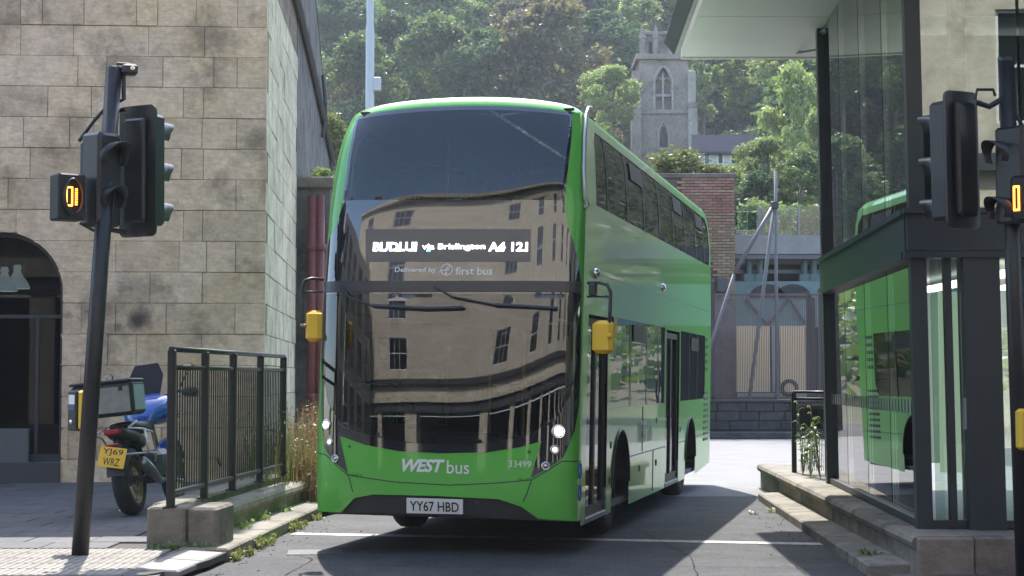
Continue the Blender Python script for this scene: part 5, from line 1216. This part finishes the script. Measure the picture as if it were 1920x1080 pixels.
def crownpts(n, rad, h, base, lobes, rng, lobr=.42, fill=.25, shape=1.):
    P = []; cen = []
    for k in range(lobes):
        z = rng.uniform(0, 1); rr_ = rad*(math.sin(math.pi*min(1, (z*.86+.12)))**shape)*rng.uniform(.45, .85); t = rng.uniform(0, 2*math.pi)
        cen.append((rr_*math.cos(t), rr_*math.sin(t), base+h*(.08+.84*z), rad*lobr*rng.uniform(.6, 1.15)))
    per = n//lobes
    for (x, y, z, r) in cen:
        d = rng.normal(size=(per, 3)); d /= np.linalg.norm(d, axis=1)[:, None]; d[:, 2] = np.where(d[:, 2] < -.3, d[:, 2]*.5, d[:, 2])
        q_ = r*(rng.uniform(.0, 1, (per, 1))**.33)*rng.uniform(.8, 1.1, (per, 1))
        # sub-clumps
        cl_ = rng.normal(size=(max(4, per//28), 3)); cl_ /= np.linalg.norm(cl_, axis=1)[:, None]; idx = rng.integers(0, len(cl_), per)
        pt = np.where(rng.uniform(size=(per, 1)) < .8, cl_[idx]*r*.85+rng.normal(size=(per, 3))*r*.13, d*q_)
        P.append(pt*np.array([1, 1, .78])+np.array([x, y, z]))
    return np.concatenate(P), cen
def treeproto(kind, H_, rad, base, n, size, m, lobes, seed, droop=0., shape=1., lobr=.42):
    rng = np.random.default_rng(seed); P, cen = crownpts(n, rad, H_-base, base, lobes, rng, lobr, shape=shape)
    if droop:
        P[:, 2] -= np.abs(rng.normal(size=len(P)))*droop*rad*.25
    crown = leafmesh('crown', P, size, m, droop, rng)
    q = MB(); q.tube([(0, 0, -1.5), (.05, 0, H_*.25), (-.1, .1, H_*.5), (.05, 0, H_*.8)], [H_*.022, H_*.017, H_*.012, H_*.004], 8)
    for (x, y, z, r) in cen[:9]:
        zb = max(base*.6, z*.55); q.tube([(0, 0, zb), (x*.5, y*.5, (zb+z)/2+.3), (x, y, z)], [H_*.009, H_*.006, H_*.002], 5, False)
    return crown, q.mesh('trunk', BARK)
PRO = {}
PRO['dark'] = treeproto('dark', 11, 4.3, 1.6, 15000, .24, LDK, 20, 1)
PRO['dark2'] = treeproto('dark', 12, 4.8, 1.5, 16000, .26, LDK, 24, 2)
PRO['mid'] = treeproto('mid', 11, 4.5, 1.5, 16000, .23, LMD, 22, 3)
PRO['mid2'] = treeproto('mid', 10, 4.8, 1.2, 16000, .23, LMD, 20, 4)
PRO['light'] = treeproto('light', 10, 4.2, 1.2, 14000, .22, LLT, 18, 5)
PRO['olive'] = treeproto('olive', 12, 5.2, 1.4, 18000, .23, LBR, 24, 6)
PRO['birch'] = treeproto('birch', 13, 2.9, 2.0, 18000, .17, LLT, 26, 7, droop=.9, shape=.7, lobr=.36)
PRO['poplar'] = treeproto('poplar', 15, 1.9, 1.5, 11000, .2, LLT, 22, 8, shape=.35, lobr=.5)
CATS = {'dark': 'dark green', 'dark2': 'dark green', 'mid': 'mid green', 'mid2': 'mid green', 'light': 'pale green', 'olive': 'olive brown', 'birch': 'drooping pale', 'poplar': 'narrow pale'}
def tree(kind, x, y, z, sc, label, rz, group=None, nm=None, wide=1.):
    t = thing(nm or ('birch_tree' if kind == 'birch' else 'poplar_tree' if kind == 'poplar' else 'broadleaf_tree'), label, 'tree', (x, y, z), (0, 0, rz), group)
    t.scale = (sc*wide, sc*wide, sc); link('crown', PRO[kind][0], t); link('trunk', PRO[kind][1], t); return t
# trees picked out one by one: (kind, px, py of crown middle, distance, size, label)
TR = [('dark', 648, 70, 185, 1.15, 'dark green tree at the left end of the hillside, beside the stone building top'),
      ('mid', 668, 165, 150, .9, 'mid green tree low on the hill, left of the pale lamp column'),
      ('mid2', 745, 40, 205, 1.25, 'green tree at the top of the picture, just right of the lamp column'),
      ('dark2', 735, 120, 165, .95, 'dark tree directly above the left top corner of the bus'),
      ('mid', 815, 55, 195, 1.3, 'large rounded green tree at the top, above the left half of the windscreen'),
      ('mid2', 830, 130, 160, 1.05, 'bushy green tree just above the roof of the bus, left of its middle'),
      ('light', 905, 35, 200, 1.1, 'pale green tree at the top, above the middle of the bus'),
      ('dark', 915, 140, 158, .9, 'dark shadowy tree above the middle of the bus roof'),
      ('dark2', 985, 15, 210, 1.2, 'dark tree at the top edge, left of the olive brown tree'),
      ('olive', 1035, 120, 160, 1.2, 'big olive brown tree above the right half of the bus'),
      ('mid', 1095, 40, 195, 1.05, 'mid green tree at the top, between olive tree and church tower'),
      ('dark', 1130, 100, 175, .95, 'dark tree behind the left edge of the church tower'),
      ('light', 1150, 175, 140, .62, 'small pale green tree at the left foot of the church tower'),
      ('poplar', 1172, 40, 180, 1.0, 'narrow pale tree rising left behind the church tower'),
      ('light', 1225, 25, 185, 1.0, 'pale leafy tree straight behind the church tower lantern'),
      ('poplar', 1318, 150, 165, .85, 'narrow pale tree immediately right of the church tower'),
      ('dark2', 1365, 190, 175, 1.25, 'large dark tree mass above the slate roofed house'),
      ('mid', 1425, 130, 150, .95, 'mid green tree under the canopy edge, left of the tall birch'),
      ('dark', 1455, 220, 170, 1.2, 'dark tree behind the tall birch'),
      ('light', 1490, 120, 140, .8, 'pale green tree whose top shows just under the white canopy'),
      ('dark', 1535, 150, 150, 1.0, 'dark tree seen just left of the glass building column'),
      ('birch', 1490, 245, 98, .72, 'tall drooping birch tree between the slate roof and the glass building'),
      ('birch', 1538, 300, 92, .5, 'smaller birch tree partly behind the glass building column'),
      ('light', 1440, 310, 80, .36, 'light green young tree in front of the birch, left of the scaffold pole'),
      ('mid', 1500, 360, 76, .36, 'small bushy green tree right behind the glass balustrade'),
      ('dark', 1420, 385, 78, .34, 'small dark tree behind the left part of the glass balustrade'),
      ('dark2', 1590, 200, 120, 1.2, 'dark tree seen through the upper glass of the corner building'),
      ('mid', 1680, 170, 130, 1.3, 'green tree seen through the glass, nearest the building corner')]
for k, (kd, px, py, d, sc, lab) in enumerate(TR):
    p = W(px, py, d); Hh = {'dark': 11, 'dark2': 12, 'mid': 11, 'mid2': 10, 'light': 10, 'olive': 12, 'birch': 13, 'poplar': 15}[kd]*sc
    tree(kd, p.x, d, p.z-Hh*.55, sc, lab, k*1.7)
# fill of the wood on the slope
random.seed(21); kk = 0
ORD = 'first second third fourth fifth sixth seventh eighth ninth tenth eleventh twelfth thirteenth fourteenth fifteenth sixteenth seventeenth eighteenth nineteenth twentieth'.split()
fillk = ['dark', 'mid', 'mid2', 'dark2', 'mid', 'light', 'dark2', 'olive', 'mid2']
bands = [(150, 'low on the hill'), (172, 'half way uphill'), (195, 'high on the hill'), (220, 'near the hilltop'), (250, 'on the hill crest')]
for bi, (d, where) in enumerate(bands):
    xx = -.125*d+random.uniform(0, 3)
    rank = 0
    while xx < .27*d:
        y = d+random.uniform(-7, 7); kd = random.choice(fillk); sc = random.uniform(.85, 1.25)*(1+bi*.06)
        px, py = proj((xx, y, hz(xx, y)+5))
        pos = 'beside stone building' if px < 600 else 'above bus left' if px < 850 else 'above bus right' if px < 1150 else 'near church tower' if px < 1340 else 'under white canopy' if px < 1545 else 'behind glass building'
        if not (px > 1190 and px < 1300 and d < 160):
            tree(kd, xx, y, hz(xx, y)-.8, sc, f'{CATS[kd]} tree {where}, {ORD[rank]} from left in its row, {pos}', random.uniform(0, 6), 'trees of the wooded slope', wide=1.08); kk += 1; rank += 1
        xx += random.uniform(5.2, 7.2)
# undergrowth on the slope
rng = np.random.default_rng(9); n = 26000; X = rng.uniform(-35, 75, n); Y = rng.uniform(66, 250, n); Z = np.array([hz(a, b) for a, b in zip(X, Y)])+np.abs(rng.normal(size=n))*.9
ug = link('undergrowth', leafmesh('undergrowth', np.stack([X, Y, Z], 1), .55, LDK, 0, rng)); tag(ug, 'dark leafy undergrowth covering the hillside between the trees', 'undergrowth', kind='stuff')
# bushes close by
def bush(label, px, py, d, wpx, hpx, n, size, m, nm='bush', cat='bush'):
    c = W(px, py, d); rw_ = wpx/2*d/FPX; rh = hpx/2*d/FPX; rng = np.random.default_rng(int(px*7+py)); P = []
    for k in range(14):
        o = rng.normal(size=3)*np.array([rw_*.45, rw_*.35, rh*.4]); q_ = rng.normal(size=(n//14, 3))*np.array([rw_*.30, rw_*.3, rh*.30]); P.append(q_+o)
    P = np.concatenate(P); t = thing(nm, label, cat, (c.x, c.y, c.z-rh)); me = leafmesh('foliage', P+np.array([0, 0, rh]), size, m, 0, rng, 1.2); link('foliage', me, t)
    q = MB()
    for k in range(5): e = rng.normal(size=2)*rw_*.4; q.tube([(e[0]*.2, e[1]*.2, -rh*.9), (e[0]*.6, e[1]*.6, rh*.5), (e[0], e[1], rh*1.2)], rw_*.03, 5)
    part('stem', q, BARK, t); return t
bush('yellow green bush on top of the brick building, at the church tower foot', 1262, 308, 52, 75, 50, 2600, .07, LYE)
bush('green climbing shrub trailing along the right of the brick building top', 1340, 322, 52, 70, 26, 1200, .06, LYE)
bush('pale shrub in front of the white house, above the brick wall', 1372, 330, 70, 40, 40, 900, .09, LLT)
bush('bright yellow green bush behind the right balustrade pane', 1520, 420, 56, 70, 50, 2200, .08, LYE)
bush('green bush behind the left balustrade pane', 1415, 412, 56, 60, 56, 2200, .08, LLT)
bush('leafy shrub behind the middle balustrade pane', 1468, 408, 57, 60, 50, 1600, .08, LMD)
bush('yellowish bush behind the edge of the stone building, left of the bus top', 632, 262, 62, 46, 80, 2600, .09, LYE)
bush('green ivy clump on the stone pier behind the left mirror', 604, 330, 33, 28, 30, 700, .03, LMD)
# weeds by the railing: dry grass with green stems
def blades(name, boxes, m, label, hscale=1.):
    V = []; F = []; rng = np.random.default_rng(len(boxes)*13+int(boxes[0][4]*10))
    for (x0, x1, y0, y1, z0, zz, n) in boxes:
        for k in range(n):
            x = rng.uniform(x0, x1); y = rng.uniform(y0, y1); h = zz*rng.uniform(.35, 1); a = rng.uniform(0, 6.28); b = rng.uniform(.05, .3)*h; w_ = .004+.004*rng.uniform()
            dx, dy = math.cos(a), math.sin(a); o = len(V); px_, py_ = -dy*w_, dx*w_
            V += [(x-px_, y-py_, z0), (x+px_, y+py_, z0), (x+dx*b*.4+px_, y+dy*b*.4+py_, z0+h*.6), (x+dx*b*.4-px_, y+dy*b*.4-py_, z0+h*.6), (x+dx*b, y+dy*b, z0+h)]
            F += [(o, o+1, o+2, o+3), (o+3, o+2, o+4)]
            for j in range(4):
                t = rng.uniform(.35, 1); lx_, ly_, lz = x+dx*b*t, y+dy*b*t, z0+h*t; s_ = .014+.016*rng.uniform(); e = rng.normal(size=3); e /= np.linalg.norm(e); g_ = rng.normal(size=3)*.4*s_; o = len(V)
                V += [(lx_, ly_, lz), (lx_+e[0]*s_+g_[0], ly_+e[1]*s_+g_[1], lz+e[2]*s_), (lx_+e[0]*2*s_, ly_+e[1]*2*s_, lz+e[2]*2*s_), (lx_+e[0]*s_-g_[0], ly_+e[1]*s_-g_[1], lz+e[2]*s_-.3*s_)]; F.append((o, o+1, o+2, o+3))
    me = bpy.data.meshes.new(name); me.from_pydata(V, [], F); me.materials.append(m); o = link(name, me); tag(o, label, 'weeds', kind='stuff'); return o
blades('dry_weeds', [(-2.9, -2.1, 20.9, 24.5, .1, .95, 1700), (-3.1, -2.4, 22, 27, .1, 1.3, 700), (-2.9, -2.0, 20.6, 22.5, .1, .5, 700)], DRY, 'dry orange brown weeds between the black railing and the bus')
blades('green_weeds', [(-2.95, -2.2, 20.9, 23, .1, .8, 420), (-3.2, -2.6, 19.5, 22, .3, 1.0, 160)], LYE, 'yellow green weeds growing among the dry stalks behind the railing')
kb = []
for k in range(14):
    yy = random.uniform(15.0, 20.5); xx = kerbL(yy)+random.uniform(-.01, .06); kb.append((xx-.06, xx+.06, yy-.1, yy+.1, 0, random.uniform(.04, .13), 22))
blades('kerb_weeds', kb, LYE, 'tufts of weeds in the gutter along the left kerb')
kb = [(lx(y)-2.86, lx(y)-2.72, y-.15, y+.15, .09, .10, 16) for y in (15.4, 16.2, 17.1, 18, 19.2)]+[(-3.2+i*.1, -3.1+i*.1, 15.1, 15.22, .09, .07, 8) for i in range(6)]
blades('plinth_weeds', kb, LMD, 'small weeds at the foot of the left plinth')
def bigleaf(name, c, n, L, m, label, spread=.2, up=.5, cat='plant'):
    V = []; F = []; rng = np.random.default_rng(int(c[1]*10)+n)
    for k in range(n):
        a = rng.uniform(0, 6.28); r0 = rng.uniform(0, spread); x, y, z = c[0]+r0*math.cos(a+1), c[1]+r0*math.sin(a+1), c[2]; l_ = L*rng.uniform(.5, 1.1); e = up*rng.uniform(.5, 1.5); dx, dy = math.cos(a), math.sin(a); w_ = l_*.16
        pts = [(0, 0, 0), (.35, .9, 0), (.7, 1.25, 0), (1, 1.15, 0)]; o = len(V)
        for t, hgt, _ in pts:
            ww = w_*math.sin(math.pi*min(.97, t+.06)); V += [(x+dx*l_*t*(1-.3*e)-dy*ww, y+dy*l_*t*(1-.3*e)+dx*ww, z+l_*e*hgt*.6), (x+dx*l_*t*(1-.3*e)+dy*ww, y+dy*l_*t*(1-.3*e)-dx*ww, z+l_*e*hgt*.6)]
        F += [(o+2*i, o+2*i+1, o+2*i+3, o+2*i+2) for i in range(3)]
    me = bpy.data.meshes.new('leaves'); me.from_pydata(V, [], F); me.materials.append(m); o = link(name, me); tag(o, label, cat); return o
c = G(1470, 962, 0); bigleaf('weed', (c.x, c.y, .0), 42, .17, LYE, 'leafy yellow green weed on the road beside the sunlit right kerb', .16, .5)
c = G(1412, 965, 0); bigleaf('weed', (c.x, c.y, .0), 14, .09, DRY, 'small dry brown weed on the road, left of the leafy green one', .08, .5)
c = G(1632, 1062, 0); bigleaf('weed', (c.x, c.y, .0), 46, .15, LMD, 'shaded weed against the right kerb near the bottom of the picture', .10, 1.2)
for k, (px, py, d, z, lab) in enumerate([(1520, 868, 21.6, .36, 'broad leaved plant on the right plinth, against the railing'), (1505, 850, 22.1, .36, 'taller thin plant behind the right railing'), (1538, 835, 21.3, .36, 'leafy plant beside the glass building column')]):
    p = W(px, py, d)
    for j in range(3): pass
    q = MB(); rng = np.random.default_rng(k+50); st = []
    t = thing('plant', lab, 'plant', (p.x, d, z)); V = MB()
    for s_ in range(5):
        a = rng.uniform(0, 6.28); hgt = rng.uniform(.35, .75 if k == 0 else 1.0); tx, ty = .12*math.cos(a), .12*math.sin(a); q.tube([(0, 0, 0), (tx*.5, ty*.5, hgt*.5), (tx, ty, hgt)], .006, 4)
        for j in range(9):
            f = .25+.75*j/8; b = rng.uniform(0, 6.28); L = .10 if k else .13; dx, dy = math.cos(b), math.sin(b); o = (tx*f, ty*f, hgt*f)
            V.add([o, (o[0]+dx*L*.5-dy*.018, o[1]+dy*L*.5+dx*.018, o[2]+.05), (o[0]+dx*L, o[1]+dy*L, o[2]+.02), (o[0]+dx*L*.5+dy*.018, o[1]+dy*L*.5-dx*.018, o[2]+.05)], [(0, 1, 2, 3)])
    part('stem', q, LMD, t); part('leaves', V, LLT, t)
# birds' eye litter: small road debris
rng = np.random.default_rng(3); q = MB()
for k in range(150):
    yy = rng.uniform(13.5, 20); sd = rng.uniform() < .6; xx = kerbL(yy)+abs(rng.normal())*.22+.02 if sd else kx(yy)-abs(rng.normal())*.2-.02; s_ = rng.uniform(.004, .014); q.box(xx, yy, s_*.3, s_*1.4, s_, s_*.6, rng.uniform(0, 3))
tag(part('gutter_grit', q, stone('grit', (.25, .22, .18), (.16, .14, .11), (.08, .07, .05), .4, 0, .2), None), 'grit and small stones lying in the gutters', 'grit', kind='stuff')
# cast iron cover
p = G(590, 1036, 0); q = MB(); q.box(p.x, p.y, .003, .5, .45, .006, .1, .002); ic = tag(part('drain_cover', q, mat('cast_iron', (.05, .05, .05), .6, metal=.3, bump=.6, bscale=40), None), 'worn cast iron cover in the road in front of the left kerb', 'drain cover')

# ================================================================== PERSON INSIDE
pe = thing('person', 'dark haired person sitting behind the ground floor glass, holding a phone', 'person', (W(1622, 800, 19.3).x, 19.3, .40))
def skinned(name, verts, edges, radii, m, par, sub=2):
    me = bpy.data.meshes.new(name); me.from_pydata(verts, edges, []); me.materials.append(m); o = link(name, me, par)
    mod = o.modifiers.new('s', 'SKIN'); 
    sd = me.skin_vertices[0].data if me.skin_vertices else None
    for i, r in enumerate(radii): sd[i].radius = (r, r) if not isinstance(r, tuple) else r
    sd[0].use_root = True; ss = o.modifiers.new('u', 'SUBSURF'); ss.levels = sub; ss.render_levels = sub
    return o
def ensure_skin(me):
    if not me.skin_vertices:
        import bmesh
        bm = bmesh.new(); bm.from_mesh(me); bm.verts.layers.skin.verify(); bm.to_mesh(me); bm.free()
def skinned(name, verts, edges, radii, m, par, sub=2):
    me = bpy.data.meshes.new(name); me.from_pydata(verts, edges, []); me.materials.append(m); ensure_skin(me); o = link(name, me, par)
    o.modifiers.new('s', 'SKIN'); sd = me.skin_vertices[0].data
    for i, r in enumerate(radii): sd[i].radius = r if isinstance(r, tuple) else (r, r)
    sd[0].use_root = True; ss = o.modifiers.new('u', 'SUBSURF'); ss.levels = sub; ss.render_levels = sub; return o
SK = mat('skin_tone', (.30, .19, .14), .6); CL = mat('dark_clothes', (.035, .033, .04), .9); HR = mat('dark_hair', (.02, .014, .012), .7)
# facing +x, sitting on the low step with knees up
vv = [(0, 0, .10), (.02, 0, .28), (.05, 0, .45), (.08, 0, .54), (.11, 0, .60), (.13, 0, .70),
      (.07, -.15, .50), (.14, -.19, .30), (.32, -.10, .36), (.07, .15, .50), (.14, .19, .30), (.32, .10, .36),
      (.10, -.10, .11), (.38, -.12, .36), (.42, -.12, .05), (.52, -.12, .03), (.10, .10, .11), (.38, .12, .36), (.42, .12, .05), (.52, .12, .03)]
ee = [(0, 1), (1, 2), (2, 3), (3, 4), (4, 5), (2, 6), (6, 7), (7, 8), (2, 9), (9, 10), (10, 11), (0, 12), (12, 13), (13, 14), (14, 15), (0, 16), (16, 17), (17, 18), (18, 19)]
rd = [.13, .12, .13, .06, .055, .085, .06, .042, .028, .06, .042, .028, .085, .062, .045, .035, .085, .062, .045, .035]
body = skinned('body', vv, ee, rd, CL, pe)
q = MB(); q.lathe([(0, -.12), (.05, -.10), (.078, -.03), (.084, .04), (.06, .10), (0, .125)], 16, Matrix.Translation((.15, 0, .69))); 
q.tube([(.225, 0, .72), (.248, 0, .69), (.23, 0, .675)], [.008, .014, .008], 6); q.tube([(.22, -.02, .645), (.226, 0, .643), (.22, .02, .645)], .006, 5)
q.lathe([(0, -.012), (.012, 0), (0, .012)], 8, Matrix.Translation((.218, .03, .715))); q.lathe([(0, -.012), (.012, 0), (0, .012)], 8, Matrix.Translation((.218, -.03, .715)))
for s_ in (-1, 1): q.lathe([(0, -.025), (.014, 0), (0, .025)], 8, Matrix.Translation((.15, s_*.085, .69)))
part('head', q, SK, pe, True)
q = MB(); q.lathe([(.06, -.22), (.085, -.1), (.098, 0), (.095, .06), (.06, .12), (0, .14)], 16, Matrix.Translation((.115, 0, .70))); part('hair', q, HR, pe, True)
for s_ in (-1, 1):
    q = MB(); q.box(.345, s_*.085, .375, .05, .03, .08, 0, .012)
    for k in range(4): q.tube([(.35, s_*(.085-.0), .41-.018*k), (.39, s_*.07, .425-.018*k), (.40, s_*.045, .425-.018*k)], [.009, .008, .006], 6)
    q.tube([(.34, s_*.07, .37), (.36, s_*.045, .40), (.37, s_*.03, .42)], [.010, .009, .007], 6); part('hand', q, SK, pe, True)
ph_ = MB(); ph_.box(.392, 0, .41, .012, .075, .15, 0, .004, Matrix.Translation((.385, 0, .42)) @ Matrix.Rotation(.4, 4, 'Y')); o = part('phone', ph_, BLACKGLOSS, None); o.location = pe.location; tag(o, 'black phone held by the person sitting behind the glass', 'phone')
q = MB(); q.b2(-.2, .25, -.3, .3, -.005, .03); 
q = MB(); q.b2(-.25, .2, -.3, .3, -.0, .04, .01); o = part('cushion', q, CL, None); o.location = (pe.location.x, pe.location.y, .392); tag(o, 'flat dark cushion under the person sitting behind the glass', 'cushion')

# ================================================================== STREET BEHIND THE CAMERA (reflected in the windscreen)
OY = -10.5
ob = thing('terrace_building', 'cream stone building with sash windows across the street, seen only as a reflection', 'building', (0, OY, 0))
CREAM = stone('cream_ashlar', (.62, .57, .48), (.54, .50, .42), (.25, .22, .18), .35, 0, .3)
wins = [(k*6.6+2.4, 7.3+fl*4.2) for fl in range(3) for k in range(-4, 5)]
WW, WH = 1.0, 2.6
holes = [[(x-WW, z), (x+WW, z), (x+WW, z+WH), (x-WW, z+WH)] for x, z in wins]
q = MB(); slab2d(q, [(-29, 5.4), (29, 5.4), (29, 19.6), (-29, 19.6)], holes, 60, lambda u, v, d: Vector((u, d, v)), -.4, 0); part('upper_wall', q, CREAM, ob)
q = MB(); q.b2(-29, 29, -8, -.41, 5.2, 19.5); part('building_core', q, DARKGREY, ob)
q = MB(); q.b2(-29, 29, -.3, .35, 5.1, 5.4); part('cornice', q, CREAM, ob); q = MB(); q.b2(-29, 29, -.2, .6, 19.6, 20.0); part('cornice', q, CREAM, ob)
q = MB(); q.b2(-29, 29, -.3, .2, 4.5, 5.1); part('shop_fascia', q, mat('shop_fascia', (.06, .06, .065), .5), ob); q = MB(); q.b2(-29, 29, .003, .3, 6.2, 6.6); part('string_course', q, DARKGREY, ob)
q = MB(); q.b2(-29, 29, -2.5, -2.4, 0, 4.5); part('shopfront', q, mat('shop_dark', (.02, .022, .025), .3), ob)
for k in range(-7, 8): q = MB(); q.b2(k*4.0-.42, k*4.0+.42, -.3, .1, 0, 4.5); part('pilaster', q, CREAM, ob)
wq = MB()
for a in ((-WW, -WW+.07, 0, WH), (WW-.07, WW, 0, WH), (-WW+.07, WW-.07, 0, .07), (-WW+.07, WW-.07, WH-.07, WH), (-WW+.07, WW-.07, WH/2-.03, WH/2+.03), (-.3, -.27, .07, WH-.07), (.27, .3, .07, WH-.07)): wq.b2(a[0], a[1], -.16, -.1, a[2], a[3])
wm = wq.mesh('window', WHITEP); pq = MB(); pq.quad((-WW+.07, -.14, .07), (WW-.07, -.14, .07), (WW-.07, -.14, WH-.07), (-WW+.07, -.14, WH-.07)); pm2 = pq.mesh('pane', BLACKGLOSS)
for x, z in wins: o = link('window', wm, ob, (x, 0, z)); link('pane', pm2, o)
for sx, lab in ((-1, 'plain stone terrace added to the left, out of the picture'), (1, 'plain stone terrace added to the right, out of the picture')):  # unseen terraces added to block bright sky reflections at the windscreen edges
    t = thing('added_side_terrace', lab, 'building', (sx*25, -2, 0)); q = MB(); q.b2(-3, 3, -8, 8, 0, 13); part('wall', q, CREAM, t)
    for k in range(5):
        for fl in range(3): o = link('window', wm, t, (-sx*3.18, -6.4+k*3.1, 2.4+fl*3.5), (0, 0, sx*math.pi/2*-1)); link('pane', pm2, o)
# air between the street and the far hillside
q = MB(); q.b2(-130, 130, -24, 345, -1.2, 125)
hzm = bpy.data.materials.new('haze'); hzm.use_nodes = True; hn = hzm.node_tree; hn.nodes.remove(hn.nodes['Principled BSDF'])
pv = hn.nodes.new('ShaderNodeVolumePrincipled'); pv.inputs['Color'].default_value = (.80, .88, 1, 1); pv.inputs['Density'].default_value = HAZE; pv.inputs['Anisotropy'].default_value = .2
hn.links.new(pv.outputs[0], hn.nodes['Material Output'].inputs['Volume'])
o = part('haze', q, hzm, None, kind='stuff'); tag(o, 'thin pale blue haze softening the far wooded hillside', 'haze')
print('OBJECTS', len(bpy.data.objects), 'fill trees', kk, 'bricks', cnt, 'slabs', n_s)
